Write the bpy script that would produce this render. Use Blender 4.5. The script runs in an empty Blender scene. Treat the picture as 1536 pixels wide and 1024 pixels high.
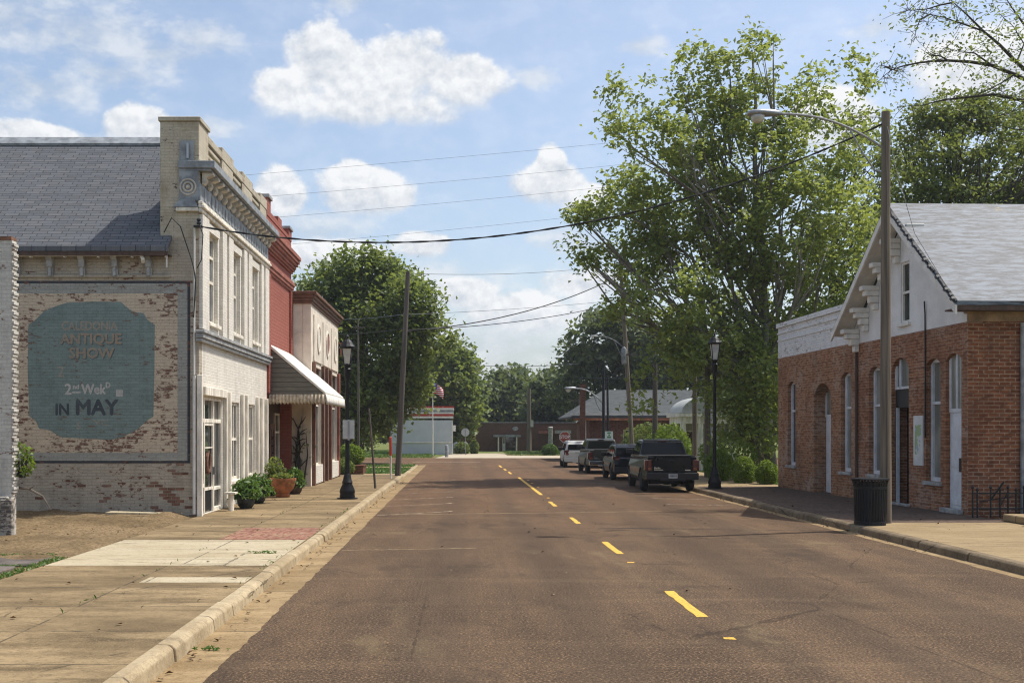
import bpy, bmesh, math, random
import numpy as np
from mathutils import Vector, Matrix

R = math.radians
random.seed(7)
SC = bpy.context.scene
COL = SC.collection
ORG = {}            # object name -> world origin of the thing it belongs to

# ------------------------------------------------------------------ survey of the street
# the photograph was surveyed with a level 38.7 mm lens 2.2 m above the road
F, CX, HY, EYE = 1650.0, 690.0, 648.0, 2.2
def px(x, Y): return (x - CX) * Y / F
def pz(y, Y): return EYE + (HY - y) * Y / F
def P(x, y, Y): return Vector((px(x, Y), Y, pz(y, Y)))

# ------------------------------------------------------------------ tagging
def tag(o, label=None, cat=None, group=None, kind=None):
    if label: o['label'] = label
    if cat: o['category'] = cat
    if group: o['group'] = group
    if kind: o['kind'] = kind
    return o

def thing(name, label, cat, loc=(0, 0, 0), rotz=0.0, group=None, local=False):
    o = bpy.data.objects.new(name, None)
    COL.objects.link(o)
    o.empty_display_size = 0.3
    o.location = loc
    o.rotation_euler = (0, 0, rotz)
    ORG[o.name] = Vector((0, 0, 0)) if local else Vector(loc)
    return tag(o, label, cat, group)

def copy_tree(o, parent=None):
    c = o.copy(); COL.objects.link(c)
    if parent is not None:
        c.parent = parent
    ORG[c.name] = ORG.get(o.name, Vector())
    for ch in list(o.children):
        copy_tree(ch, c)
    return c

# ------------------------------------------------------------------ mesh builder
class MB:
    def __init__(s):
        s.v = []; s.f = []; s.m = []
    def poly(s, pts, m=0):
        i = len(s.v); s.v += [tuple(p) for p in pts]
        s.f.append(tuple(range(i, i + len(pts)))); s.m.append(m)
    def box(s, x0, y0, z0, x1, y1, z1, m=0):
        s.hexa([(x0, y0, z0), (x1, y0, z0), (x1, y1, z0), (x0, y1, z0)],
               [(x0, y0, z1), (x1, y0, z1), (x1, y1, z1), (x0, y1, z1)], m)
    def hexa(s, a, b, m=0):
        i = len(s.v); n = len(a)
        s.v += [tuple(p) for p in a] + [tuple(p) for p in b]
        s.f.append(tuple(range(i + n - 1, i - 1, -1))); s.f.append(tuple(range(i + n, i + 2 * n)))
        s.m += [m, m]
        for k in range(n):
            l = (k + 1) % n
            s.f.append((i + k, i + l, i + n + l, i + n + k)); s.m.append(m)
    def mbox(s, M, u0, u1, d0, d1, z0, z1, m=0):
        s.hexa([M(u0, d0, z0), M(u1, d0, z0), M(u1, d1, z0), M(u0, d1, z0)],
               [M(u0, d0, z1), M(u1, d0, z1), M(u1, d1, z1), M(u0, d1, z1)], m)
    def loft(s, rings, m=0, cap=True, closed=True):
        n = len(rings[0]); i = len(s.v)
        for r in rings: s.v += [tuple(p) for p in r]
        for a in range(len(rings) - 1):
            for k in range(n if closed else n - 1):
                l = (k + 1) % n
                s.f.append((i + a * n + k, i + a * n + l, i + (a + 1) * n + l, i + (a + 1) * n + k)); s.m.append(m)
        if cap:
            s.f.append(tuple(range(i + n - 1, i - 1, -1))); s.m.append(m)
            e = i + (len(rings) - 1) * n
            s.f.append(tuple(range(e, e + n))); s.m.append(m)
    def tube(s, pts, rad, seg=8, m=0):
        pts = [Vector(p) for p in pts]
        if not hasattr(rad, '__len__'): rad = [rad] * len(pts)
        rings = []
        ov = pts[-1] - pts[0]
        ref, ref2 = (Vector((0, 0, 1)), Vector((0, 1, 0))) if abs(ov.z) < .75 * ov.length else (Vector((0, 1, 0)), Vector((1, 0, 0)))
        for k, p in enumerate(pts):
            t = (pts[min(k + 1, len(pts) - 1)] - pts[max(k - 1, 0)])
            if t.length < 1e-9: t = Vector((0, 0, 1))
            t.normalize()
            a = t.cross(ref)
            if a.length < .05: a = t.cross(ref2)
            a.normalize(); b = a.cross(t).normalized()
            rings.append([p + (a * math.cos(2 * math.pi * q / seg) + b * math.sin(2 * math.pi * q / seg)) * rad[k]
                          for q in range(seg)])
        s.loft(rings, m)
    def lathe(s, prof, c=(0, 0, 0), seg=16, m=0, sx=1.0, sy=1.0):
        rings = []
        for r, z in prof:
            rings.append([(c[0] + r * sx * math.cos(2 * math.pi * q / seg), c[1] + r * sy * math.sin(2 * math.pi * q / seg), c[2] + z)
                          for q in range(seg)])
        s.loft(rings, m)
    def build(s, name, mats, parent=None, smooth=False, bevel=0.0, at=None, recalc=True, merge=False, seg=1):
        org = ORG.get(parent.name, Vector()) if parent is not None else Vector(at or (0, 0, 0))
        me = bpy.data.meshes.new(name)
        v = [(p[0] - org[0], p[1] - org[1], p[2] - org[2]) for p in s.v]
        me.from_pydata(v, [], s.f)
        for mt in (mats if isinstance(mats, (list, tuple)) else [mats]):
            me.materials.append(mt)
        me.polygons.foreach_set('material_index', s.m)
        if recalc or merge:
            bm = bmesh.new(); bm.from_mesh(me)
            if merge: bmesh.ops.remove_doubles(bm, verts=bm.verts, dist=1e-4)
            bmesh.ops.recalc_face_normals(bm, faces=bm.faces)
            bm.to_mesh(me); bm.free()
        if smooth:
            me.polygons.foreach_set('use_smooth', [True] * len(me.polygons))
        me.update()
        o = bpy.data.objects.new(name, me)
        COL.objects.link(o)
        if smooth and smooth != 'all':
            try:
                me.set_sharp_from_angle(angle=R(40))
            except Exception:
                pass
        if bevel:
            b = o.modifiers.new('bevel', 'BEVEL'); b.width = bevel; b.segments = seg
            b.limit_method = 'ANGLE'; b.angle_limit = R(35)
        if parent is not None:
            o.parent = parent; ORG[o.name] = org
        else:
            o.location = org; ORG[o.name] = org
        return o

def MX(X0):       # wall facing +X (left side of street): u runs along +Y
    return lambda u, d, z: (X0 + d, u, z)
def MY(Y0):       # wall facing the camera (-Y): u runs along +X
    return lambda u, d, z: (u, Y0 - d, z)
def MXL(X0):      # wall facing -X (right side of street): u runs along +Y
    return lambda u, d, z: (X0 - d, u, z)

def wall(mb, M, u0, u1, z0, z1, ops, d0, d1, m=0):
    """flat wall from d1 (inside) to d0 (outside) with openings (a,b,c,e,rise)"""
    us = sorted(set([u0, u1] + [q for o in ops for q in o[:2]])); zs = sorted(set([z0, z1] + [q for o in ops for q in o[2:4]]))
    us = [q for q in us if u0 <= q <= u1]; zs = [q for q in zs if z0 <= q <= z1]
    for a, b in zip(us, us[1:]):
        for c, e in zip(zs, zs[1:]):
            uc, zc = (a + b) / 2, (c + e) / 2
            if any(o[0] < uc < o[1] and o[2] < zc < o[3] for o in ops): continue
            for d in (d0, d1):
                mb.poly([M(a, d, c), M(b, d, c), M(b, d, e), M(a, d, e)], m)
    for (a, c, b, e) in ((u0, z0, u1, z0), (u0, z1, u1, z1), (u0, z0, u0, z1), (u1, z0, u1, z1)):
        mb.poly([M(a, d0, c), M(b, d0, e), M(b, d1, e), M(a, d1, c)], m)
    for o in ops:
        a, b, c, e = o[:4]; rise = o[4] if len(o) > 4 else 0
        for (p, q, r, t) in ((a, c, a, e), (b, c, b, e), (a, c, b, c), (a, e, b, e)):
            mb.poly([M(p, d0, q), M(r, d0, t), M(r, d1, t), M(p, d1, q)], m)
        if rise:
            n = 10; pts = arc(a, b, e - rise, rise, n)
            h = n // 2
            for half, cu in ((pts[:h + 1], a), (pts[h:], b)):
                for d in (d0, d1):
                    mb.poly([M(cu, d, e)] + [M(u, d, z) for u, z in half], m)
            for (p, q) in zip(pts, pts[1:]):
                mb.poly([M(p[0], d0, p[1]), M(q[0], d0, q[1]), M(q[0], d1, q[1]), M(p[0], d1, p[1])], m)

def arc(a, b, zs, rise, n=10):
    w = (b - a) / 2
    rad = (w * w + rise * rise) / (2 * rise); zc = zs + rise - rad; uc = (a + b) / 2
    t0 = math.asin(min(1, w / rad))
    return [(uc + rad * math.sin(-t0 + 2 * t0 * k / n), zc + rad * math.cos(-t0 + 2 * t0 * k / n)) for k in range(n + 1)]

def prism(mb, M, pts, d0, d1, m=0):
    mb.hexa([M(u, d0, z) for u, z in pts], [M(u, d1, z) for u, z in pts], m)

def text(s, size, M, u0, z0, d, mat, parent, name='lettering', sx=1.0, shear=0.0, align='CENTER', bold=0.0, flip=False, label=None):
    cu = bpy.data.curves.new('t', 'FONT'); cu.body = s; cu.size = size; cu.align_x = align; cu.shear = shear
    cu.resolution_u = 2
    ob = bpy.data.objects.new('t', cu); COL.objects.link(ob)
    dg = bpy.context.evaluated_depsgraph_get()
    me0 = bpy.data.meshes.new_from_object(ob.evaluated_get(dg))
    mb = MB()
    for j, (ox, oz) in enumerate(((0, 0), (bold, 0), (-bold, 0), (0, bold), (0, -bold)) if bold else ((0, 0),)):
        for pl in me0.polygons:
            mb.poly([M(u0 + ox + me0.vertices[i].co.x * sx, d + j * .0003, z0 + oz + me0.vertices[i].co.y) for i in pl.vertices])
    bpy.data.objects.remove(ob); bpy.data.curves.remove(cu); bpy.data.meshes.remove(me0)
    o = mb.build(name, mat, parent)
    if label: o['label'] = label
    return o

# ------------------------------------------------------------------ node helper
class N:
    def __init__(s, nt): s.nt = nt; s.n = nt.nodes; s.l = nt.links
    def new(s, t, **k):
        n = s.n.new(t)
        for a, b in k.items(): setattr(n, a, b)
        return n
    def put(s, sock, val):
        if val is None: return
        if isinstance(val, bpy.types.NodeSocket): s.l.new(val, sock)
        elif isinstance(val, (tuple, list)):
            if len(sock.default_value) == 4 and len(val) == 3: val = tuple(val) + (1.0,)
            sock.default_value = val
        else: sock.default_value = val
    def math(s, op, a, b=None, c=None, clamp=False):
        n = s.new('ShaderNodeMath', operation=op); n.use_clamp = clamp
        s.put(n.inputs[0], a); s.put(n.inputs[1], b); s.put(n.inputs[2], c)
        return n.outputs[0]
    def vmath(s, op, a, b=None):
        n = s.new('ShaderNodeVectorMath', operation=op); s.put(n.inputs[0], a); s.put(n.inputs[1], b)
        return n.outputs['Value'] if op in ('LENGTH', 'DOT_PRODUCT') else n.outputs[0]
    def sep(s, v):
        n = s.new('ShaderNodeSeparateXYZ'); s.put(n.inputs[0], v); return n.outputs
    def comb(s, x=0.0, y=0.0, z=0.0):
        n = s.new('ShaderNodeCombineXYZ'); s.put(n.inputs[0], x); s.put(n.inputs[1], y); s.put(n.inputs[2], z); return n.outputs[0]
    def map(s, v, scale=(1, 1, 1), loc=(0, 0, 0)):
        n = s.new('ShaderNodeMapping'); s.put(n.inputs[0], v); n.inputs['Scale'].default_value = scale; n.inputs['Location'].default_value = loc
        return n.outputs[0]
    def noise(s, v, scale, detail=4, rough=0.55, dist=0.0):
        n = s.new('ShaderNodeTexNoise'); s.put(n.inputs['Vector'], v); n.inputs['Scale'].default_value = scale
        n.inputs['Detail'].default_value = detail; n.inputs['Roughness'].default_value = rough; n.inputs['Distortion'].default_value = dist
        return n.outputs['Fac']
    def voro(s, v, scale, feat='F1', out='Distance'):
        n = s.new('ShaderNodeTexVoronoi', feature=feat); s.put(n.inputs['Vector'], v); n.inputs['Scale'].default_value = scale
        return n.outputs[out]
    def brick(s, v, w, h, mortar=0.008, c1=(1, 1, 1), c2=(0, 0, 0), mc=(.5, .5, .5), smooth=0.2, off=0.5):
        n = s.new('ShaderNodeTexBrick'); s.put(n.inputs['Vector'], v)
        n.offset = off
        n.inputs['Scale'].default_value = 1.0; n.inputs['Brick Width'].default_value = w; n.inputs['Row Height'].default_value = h
        n.inputs['Mortar Size'].default_value = mortar; n.inputs['Mortar Smooth'].default_value = smooth
        s.put(n.inputs['Color1'], c1); s.put(n.inputs['Color2'], c2); s.put(n.inputs['Mortar'], mc)
        return n.outputs['Color'], n.outputs['Fac']
    def ramp(s, f, lo, hi, smooth=True):
        n = s.new('ShaderNodeMapRange'); n.interpolation_type = 'SMOOTHSTEP' if smooth else 'LINEAR'
        s.put(n.inputs['Value'], f); n.inputs['From Min'].default_value = lo; n.inputs['From Max'].default_value = hi
        return n.outputs[0]
    def mix(s, f, a, b, mode='MIX'):
        n = s.new('ShaderNodeMix', data_type='RGBA', blend_type=mode); n.clamp_factor = True
        s.put(n.inputs[0], f); s.put(n.inputs[6], a); s.put(n.inputs[7], b)
        return n.outputs[2]
    def bump(s, h, strength=0.5, dist=0.01, normal=None):
        n = s.new('ShaderNodeBump'); s.put(n.inputs['Height'], h); n.inputs['Strength'].default_value = strength; n.inputs['Distance'].default_value = dist
        s.put(n.inputs['Normal'], normal)
        return n.outputs[0]

def mat(name, fn=None, color=(.5, .5, .5), rough=0.7, metal=0.0, spec=0.4, emit=None):
    m = bpy.data.materials.new(name); m.use_nodes = True
    k = N(m.node_tree)
    b = m.node_tree.nodes['Principled BSDF']
    b.inputs['Base Color'].default_value = tuple(color) + (1,); b.inputs['Roughness'].default_value = rough
    b.inputs['Metallic'].default_value = metal
    b.inputs['Specular IOR Level'].default_value = spec
    if fn:
        tc = k.new('ShaderNodeTexCoord')
        r = fn(k, tc.outputs['Object'])
        k.put(b.inputs['Base Color'], r.get('c'))
        k.put(b.inputs['Roughness'], r.get('r')); k.put(b.inputs['Normal'], r.get('n')); k.put(b.inputs['Metallic'], r.get('m'))
    return m

def speck(color, amt=0.25, scale=6, rough=0.7, metal=0.0, spec=0.4, bump=0.15, stretch=(1, 1, 1), name='m', fine=40):
    """plain surface with uneven tone and a little relief"""
    lo = tuple(c * (1 - amt) for c in color); hi = tuple(min(1, c * (1 + amt)) for c in color)
    def fn(k, co):
        v = k.map(co, stretch)
        a = k.noise(v, scale, 5, .6); b = k.noise(v, fine, 3, .6)
        c = k.mix(k.ramp(a, .3, .7), lo, hi)
        c = k.mix(k.math('MULTIPLY', k.ramp(b, .45, .75), .35), c, tuple(x * .55 for x in color))
        return dict(c=c, r=k.math('MULTIPLY_ADD', a, .25, rough - .12), n=k.bump(b, bump, .01))
    return mat(name, fn, color, rough, metal, spec)

def wallco(k, co):
    x, y, z = k.sep(co)
    return k.comb(k.math('ADD', x, y), z, 0.0)

def paint_brick(name, paint, peel=0.62, brick=(.16, .07, .045), bw=.21, bh=.075, depth=.5, dirt=.35, dirtc=(.12, .1, .08), seed=0.0, soft=.03, line=.35):
    def fn(k, co):
        v = wallco(k, co)
        bc, bf = k.brick(v, bw, bh, .009, (1, 1, 1), (0, 0, 0)); bq = k.sep(bc)[0]
        n1 = k.noise(k.map(co, (1, 1, 1), (seed, seed * 2, seed)), 1.1, 8, .68, .4)
        n2 = k.noise(k.map(v, (1, 2.2, 1), (seed, 3, 0)), 7.5, 6, .7)
        msk = k.math('MULTIPLY_ADD', n2, .7, k.math('MULTIPLY', n1, .58))
        msk = k.math('ADD', msk, k.math('MULTIPLY', k.math('SUBTRACT', bq, .5), .13))
        pm = k.ramp(msk, peel, peel + soft)
        d = k.noise(k.map(co, (1, 1, .35), (seed + 5, 0, 0)), 2.2, 6, .7)
        p = k.mix(k.math('MULTIPLY', k.ramp(d, .42, .78), dirt), paint, dirtc)
        p = k.mix(k.math('MULTIPLY', bq, .16), p, tuple(c * .6 for c in paint))
        p = k.mix(k.math('MULTIPLY', bf, line), p, tuple(c * .5 for c in paint))
        p = k.mix(k.math('MULTIPLY', k.ramp(k.noise(v, 22, 4, .7), .42, .66), .38), p, tuple(c * .55 for c in paint))
        p = k.mix(k.math('MULTIPLY', k.ramp(k.noise(k.map(v, (.55, 3.0, 1)), 3.2, 5, .7), .48, .7), .4), p, tuple(min(.9, c * 1.28) for c in paint))
        p = k.mix(k.math('MULTIPLY', k.ramp(k.noise(k.map(v, (2.2, .25, 1), (4, 1, 0)), 1.6, 5, .65), .52, .72), .3 * dirt + .05), p, dirtc)
        bcol = k.mix(bf, k.mix(k.noise(v, 9, 2), tuple(c * .55 for c in brick), tuple(c * 1.35 for c in brick)), (.22, .18, .14))
        c = k.mix(pm, p, bcol)
        h = k.math('ADD', k.math('MULTIPLY', k.math('SUBTRACT', 1.0, bf), .6), k.math('MULTIPLY', n2, .35))
        h = k.math('SUBTRACT', h, k.math('MULTIPLY', pm, .3))
        return dict(c=c, n=k.bump(h, depth, .012))
    return mat(name, fn, paint, .8, spec=.25)

def raw_brick(name, c1, c2, mortar, bw=.23, bh=.08, chalk=.0, chalkc=(.45, .4, .34), seed=0.0, depth=.5, dark=.0, mw=.009):
    def fn(k, co):
        v = wallco(k, co)
        bc, bf = k.brick(v, bw, bh, mw, c1, c2, mortar)
        n1 = k.noise(k.map(co, (1, 1, 1), (seed, 0, 0)), 1.3, 7, .65)
        n2 = k.noise(v, 11, 5, .7)
        c = k.mix(k.math('MULTIPLY', k.ramp(n2, .35, .75), .5), bc, tuple(q * .5 for q in c1))
        c = k.mix(k.math('MULTIPLY', k.ramp(k.math('MULTIPLY_ADD', n2, .45, k.math('MULTIPLY', n1, .6)), .5, .66), chalk), c, chalkc)
        c = k.mix(k.math('MULTIPLY', k.ramp(k.noise(k.map(v, (4.2, 11.5, 1)), 1.0, 1, .3), .52, .64), .55), c, tuple(q * .42 for q in c1))
        c = k.mix(k.math('MULTIPLY', k.ramp(k.noise(k.map(co, (1, 1, .6), (seed + 3, 1, 2)), .8, 5, .6), .48, .7), .45), c, tuple(q * .5 for q in c1))
        if dark: c = k.mix(k.math('MULTIPLY', k.ramp(n1, .5, .7), dark), c, (.03, .022, .018))
        h = k.math('ADD', k.math('MULTIPLY', k.math('SUBTRACT', 1.0, bf), .6), k.math('MULTIPLY', n2, .4))
        return dict(c=c, n=k.bump(h, depth, .012))
    return mat(name, fn, c1, .85, spec=.2)
SKY_STR, CLOUD_STR, EXPO = .14, .78, 0.42
# ------------------------------------------------------------------ materials used all over
def line_mask(k, x, period, width, off=0.0):
    t = k.math('FRACT', k.math('DIVIDE', k.math('ADD', x, off), period))
    t = k.math('ABSOLUTE', k.math('SUBTRACT', t, 0.5))
    return k.math('GREATER_THAN', t, 0.5 - width / period / 2)

def m_asphalt():
    def fn(k, co):
        big = k.noise(k.map(co, (.5, .16, 1)), 1.0, 6, .65)
        streak = k.noise(k.map(co, (1.6, .05, 1)), 1.0, 4, .6)
        cross = k.noise(k.map(co, (.12, 1.5, 1)), 1.0, 5, .65)
        g = k.noise(co, 36, 3, .75); g2 = k.noise(co, 9, 4, .75)
        y = k.sep(co)[1]
        c = k.mix(k.ramp(big, .3, .72), (.074, .049, .030), (.148, .096, .057))
        c = k.mix(k.math('MULTIPLY', k.ramp(streak, .46, .66), .45), c, (.06, .043, .03))
        c = k.mix(k.math('MULTIPLY', k.ramp(cross, .5, .7), .35), c, (.2, .135, .078))
        c = k.mix(k.math('MULTIPLY', k.ramp(y, 14, 48), .5), c, (.165, .088, .047))
        c = k.mix(k.math('MULTIPLY', k.ramp(g, .52, .66), .85), c, (.33, .21, .12))
        c = k.mix(k.math('MULTIPLY', k.math('SUBTRACT', 1.0, k.ramp(g, .34, .5)), .9), c, (.022, .017, .014))
        c = k.mix(k.math('MULTIPLY', k.ramp(g2, .5, .7), .4), c, (.04, .03, .025))
        st = k.noise(k.map(co, (1, .35, 1), (3.3, 1.7, 0)), .55, 6, .7)
        c = k.mix(k.math('MULTIPLY', k.ramp(st, .56, .72), .5), c, (.21, .155, .085))
        pt = k.noise(k.map(co, (.9, .45, 1), (9, 4, 0)), .8, 7, .75); c = k.mix(k.math('MULTIPLY', k.ramp(pt, .52, .66), .55), c, (.05, .036, .026))
        x = k.sep(co)[0]; tr = k.math('ABSOLUTE', k.math('SUBTRACT', k.math('ABSOLUTE', k.math('SUBTRACT', k.math('ABSOLUTE', k.math('SUBTRACT', x, 2.95)), 2.35)), .85)); c = k.mix(k.math('MULTIPLY', k.math('SUBTRACT', 1.0, k.ramp(tr, .1, .55)), .28), c, (.05, .038, .028))
        h = k.math('ADD', g, k.math('MULTIPLY', g2, .6))
        cr = k.voro(k.map(co, (1, .55, 1), (.3, .7, 0)), .33, 'DISTANCE_TO_EDGE'); cw = k.math('ADD', cr, k.math('MULTIPLY', k.math('SUBTRACT', k.noise(co, 2.2, 5, .7), .5), .05)); ck = k.math('MULTIPLY', k.math('LESS_THAN', k.math('ABSOLUTE', cw), .0035), k.ramp(k.noise(k.map(co, (1, 1, 1), (5, 9, 0)), .25, 2), .46, .56)); c = k.mix(k.math('MULTIPLY', ck, .5), c, (.03, .021, .015))
        return dict(c=c, r=.92, n=k.bump(h, .6, .018))
    return mat('chip_seal', fn, spec=.12)

def m_concrete(name, base, dark, joint=1.55, jx=None, stain=.6, off=0.0, joint_dark=.75):
    def fn(k, co):
        x, y, z = k.sep(co)
        n = k.noise(k.map(co, (.35, .9, 1)), 1.3, 8, .7); n2 = k.noise(co, 18, 4, .7)
        n3 = k.noise(k.map(co, (.5, 2.4, 1), (7, 0, 0)), 1.2, 6, .65)
        c = k.mix(k.math('MULTIPLY', k.ramp(n, .36, .66), stain), base, dark)
        c = k.mix(k.math('MULTIPLY', k.ramp(n3, .52, .7), stain * .8), c, tuple(q * .55 for q in dark))
        c = k.mix(k.math('MULTIPLY', k.ramp(n2, .48, .7), .5), c, tuple(q * .5 for q in dark))
        n4 = k.noise(k.map(co, (1, 1, 1), (2, 8, 0)), 5, 6, .72); c = k.mix(k.math('MULTIPLY', k.ramp(n4, .5, .68), .55 * stain), c, tuple(q * .62 for q in dark)); c = k.mix(k.math('MULTIPLY', k.ramp(k.noise(co, 55, 2, .6), .52, .7), .45), c, tuple(min(.8, q * 1.25) for q in base))
        pan = k.noise(k.comb(0.0, k.math('FLOOR', k.math('DIVIDE', k.math('ADD', y, off), joint)), k.math('GREATER_THAN', x, jx if jx else 1e6)), 3.7, 0)
        c = k.mix(k.math('MULTIPLY', k.ramp(pan, .4, .62), .3), c, dark)
        j = line_mask(k, y, joint, .034, off)
        if jx is not None:
            j = k.math('MAXIMUM', j, k.math('LESS_THAN', k.math('ABSOLUTE', k.math('SUBTRACT', x, jx)), .014))
        wob = k.ramp(k.noise(co, 4, 3), .3, .55)
        c = k.mix(k.math('MULTIPLY', k.math('MULTIPLY', j, wob), joint_dark), c, (.05, .042, .03))
        cw = k.math('ADD', k.voro(k.map(co, (1, 1, 1), (.2, .1, 0)), .42, 'DISTANCE_TO_EDGE'), k.math('MULTIPLY', k.math('SUBTRACT', k.noise(co, 2.5, 5, .7), .5), .06)); ck = k.math('MULTIPLY', k.math('LESS_THAN', k.math('ABSOLUTE', cw), .004), k.ramp(k.noise(k.map(co, (1, 1, 1), (2, 6, 0)), .3, 2), .48, .56)); c = k.mix(k.math('MULTIPLY', ck, .7), c, (.05, .04, .028))
        h = k.math('SUBTRACT', k.math('MULTIPLY', n2, .5), k.math('MULTIPLY', j, .8))
        return dict(c=c, r=.9, n=k.bump(h, .4, .012))
    return mat(name, fn, base, .9, spec=.15)

def m_grass():
    def fn(k, co):
        n = k.noise(k.map(co, (1, .5, 1)), .5, 6, .65); n2 = k.noise(co, 9, 5, .7)
        c = k.mix(k.ramp(n, .35, .6), (.095, .135, .03), (.18, .185, .06))
        c = k.mix(k.math('MULTIPLY', k.ramp(n2, .45, .7), .6), c, (.04, .07, .012))
        c = k.mix(k.math('MULTIPLY', k.ramp(n, .62, .72), .7), c, (.26, .18, .1))
        return dict(c=c, n=k.bump(n2, .8, .05))
    return mat('grass_ground', fn, rough=.95, spec=.1)

def m_dirt():
    def fn(k, co):
        n = k.noise(k.map(co, (1, .7, 1)), .9, 8, .7); n2 = k.noise(co, 17, 5, .78); n3 = k.noise(k.map(co, (1, 1, 1), (4, 4, 0)), 5, 4, .6)
        c = k.mix(k.ramp(n, .35, .65), (.17, .118, .062), (.31, .22, .12))
        c = k.mix(k.math('MULTIPLY', k.ramp(n2, .47, .6), .85), c, (.085, .06, .034))
        c = k.mix(k.math('MULTIPLY', k.ramp(n3, .6, .75), .55), c, (.4, .31, .2))
        return dict(c=c, n=k.bump(k.math('ADD', n2, k.math('MULTIPLY', n3, .6)), .9, .04))
    return mat('gravelly_dirt', fn, rough=.95, spec=.1)

M_ASPH = m_asphalt()
M_WALK = m_concrete('old_tan_concrete', (.33, .24, .13), (.135, .095, .05), 1.62, -4.5, .95)
M_WALKR = m_concrete('right_tan_concrete', (.36, .27, .15), (.24, .17, .09), 1.8, None, .7)
M_NEWC = m_concrete('pale_new_concrete', (.50, .43, .30), (.37, .30, .185), 1.5, -4.3, .8, .3)
M_GUT = m_concrete('gutter_concrete', (.37, .265, .14), (.2, .135, .065), 3.05, None, .85)
M_KERB = m_concrete('kerb_concrete', (.46, .37, .235), (.28, .21, .12), 3.05, None, .8)
M_KERBR = m_concrete('worn_kerb_concrete', (.27, .205, .13), (.12, .09, .055), 2.4, None, .9)
M_GRASS = m_grass(); M_DIRT = m_dirt()
M_SLAB = speck((.115, .095, .08), .4, 2.5, .92, bump=.5, fine=22, name='lot_slab')
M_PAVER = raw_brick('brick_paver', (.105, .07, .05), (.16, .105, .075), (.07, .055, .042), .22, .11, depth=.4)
M_REDPAV = raw_brick('red_brick_paving', (.27, .1, .07), (.36, .19, .12), (.3, .22, .14), .22, .11, chalk=.8, chalkc=(.36, .28, .17), depth=.3)
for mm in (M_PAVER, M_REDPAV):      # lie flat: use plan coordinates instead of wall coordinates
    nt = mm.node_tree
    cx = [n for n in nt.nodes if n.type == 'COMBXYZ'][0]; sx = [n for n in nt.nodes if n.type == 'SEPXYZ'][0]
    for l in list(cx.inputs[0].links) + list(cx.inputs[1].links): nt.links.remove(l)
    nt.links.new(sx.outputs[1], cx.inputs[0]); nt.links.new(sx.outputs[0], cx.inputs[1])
def m_yellow():
    def fn(k, co):
        n = k.noise(co, 25, 4, .7)
        c = k.mix(k.math('MULTIPLY', k.ramp(n, .5, .62), .8), (.72, .42, .055), (.3, .18, .05))
        return dict(c=c)
    return mat('yellow_road_paint', fn, rough=.8)
M_YEL = m_yellow()
def m_wornwhite():
    m = bpy.data.materials.new('worn_white_paint'); m.use_nodes = True
    k = N(m.node_tree); b = m.node_tree.nodes['Principled BSDF']; b.inputs['Roughness'].default_value = .85
    tc = k.new('ShaderNodeTexCoord'); n = k.noise(tc.outputs['Object'], 6, 5, .75)
    c = k.mix(k.ramp(n, .38, .56), (.5, .4, .27), (.125, .08, .052)); k.put(b.inputs['Base Color'], c)
    return m
M_WHITE_WORN = m_wornwhite()

# ------------------------------------------------------------------ ground
from mathutils import noise as MN
def S(o): return tag(o, kind='structure')
def sheet(name, x0, y0, x1, y1, z, m, pts=None):
    mb = MB(); mb.poly([(x, y, z) for x, y in (pts or [(x0, y0), (x1, y0), (x1, y1), (x0, y1)])])
    return S(mb.build(name, m))
sheet('ground', -420, -60, 420, 640, -.05, M_GRASS)
rnd = random.Random(12); LE = []; RE = []; yy = -12.0
while yy < 74:
    LE.append((-2.25 + .05 * MN.noise((yy * .45, 0, 0)) + .025 * MN.noise((yy * 3, 2, 0)) + rnd.uniform(-.012, .012), yy)); RE.append((8.44 + .06 * MN.noise((yy * .5, 5, 0)) + rnd.uniform(-.015, .015), yy)); yy += .12
LE.append((-2.25, 74)); RE.append((8.44, 74))
mb = MB()
for q in range(len(LE) - 1): mb.poly([LE[q] + (0,), RE[q] + (0,), RE[q + 1] + (0,), LE[q + 1] + (0,)])
S(mb.build('road', M_ASPH, recalc=False))
mb = MB(); mb.poly([(-70, 74, -.002), (70, 74, -.002), (70, 94, -.002), (-70, 94, -.002)]); S(mb.build('cross_street', M_ASPH))
# kerb returns of asphalt and the concrete apron and drive beyond the junction
sheet('driveway', 0, 0, 0, 0, -.012, m_concrete('drive_concrete', (.5, .43, .32), (.38, .31, .22), 3.0, None, .5),
      [(-2.2, 94), (11, 94), (9.5, 104), (4.5, 104), (4.6, 116), (-.6, 116)])
sheet('dirt_verge', -9.5, 94, -2.2, 103, -.02, M_DIRT)
sheet('bare_ground', 4.7, 104.5, 12, 112, -.02, M_DIRT)
sheet('gutter', -2.74, -12, -1.9, 74, -.006, M_GUT).name = 'gutter'
sheet('gutter', 8.2, -12, 8.7, 74, -.006, M_GUT)

def kerb(x0, x1, y0, y1, h, m, step, seed, street):
    rnd = random.Random(seed); mb = MB(); y = y0
    while y < y1:
        L = step * rnd.uniform(.75, 1.1); e = min(y + L - .018, y1)
        j = rnd.uniform(-.012, .012); jz = rnd.uniform(-.012, .01)
        a = [(x0 + (0 if street > 0 else j - .025 * 0), -.04), (x1 + (j if street > 0 else 0), -.04)]
        if street > 0: pts = [(x0, -.04), (x1 + j + .02, -.04), (x1 + j, h * .75 + jz), (x1 + j - .05, h + jz), (x0, h + jz + .006)]
        else: pts = [(x0 + j - .02, -.04), (x1, -.04), (x1, h + jz + .006), (x0 + j + .05, h + jz), (x0 + j, h * .75 + jz)]
        mb.hexa([(px_, y, z) for px_, z in pts], [(px_, e, z) for px_, z in pts])
        y = e + .018
    return S(mb.build('kerb', m, bevel=.018, seg=2))
kerb(-2.92, -2.74, -12, 53, .155, M_KERB, 2.9, 3, 1)
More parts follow.
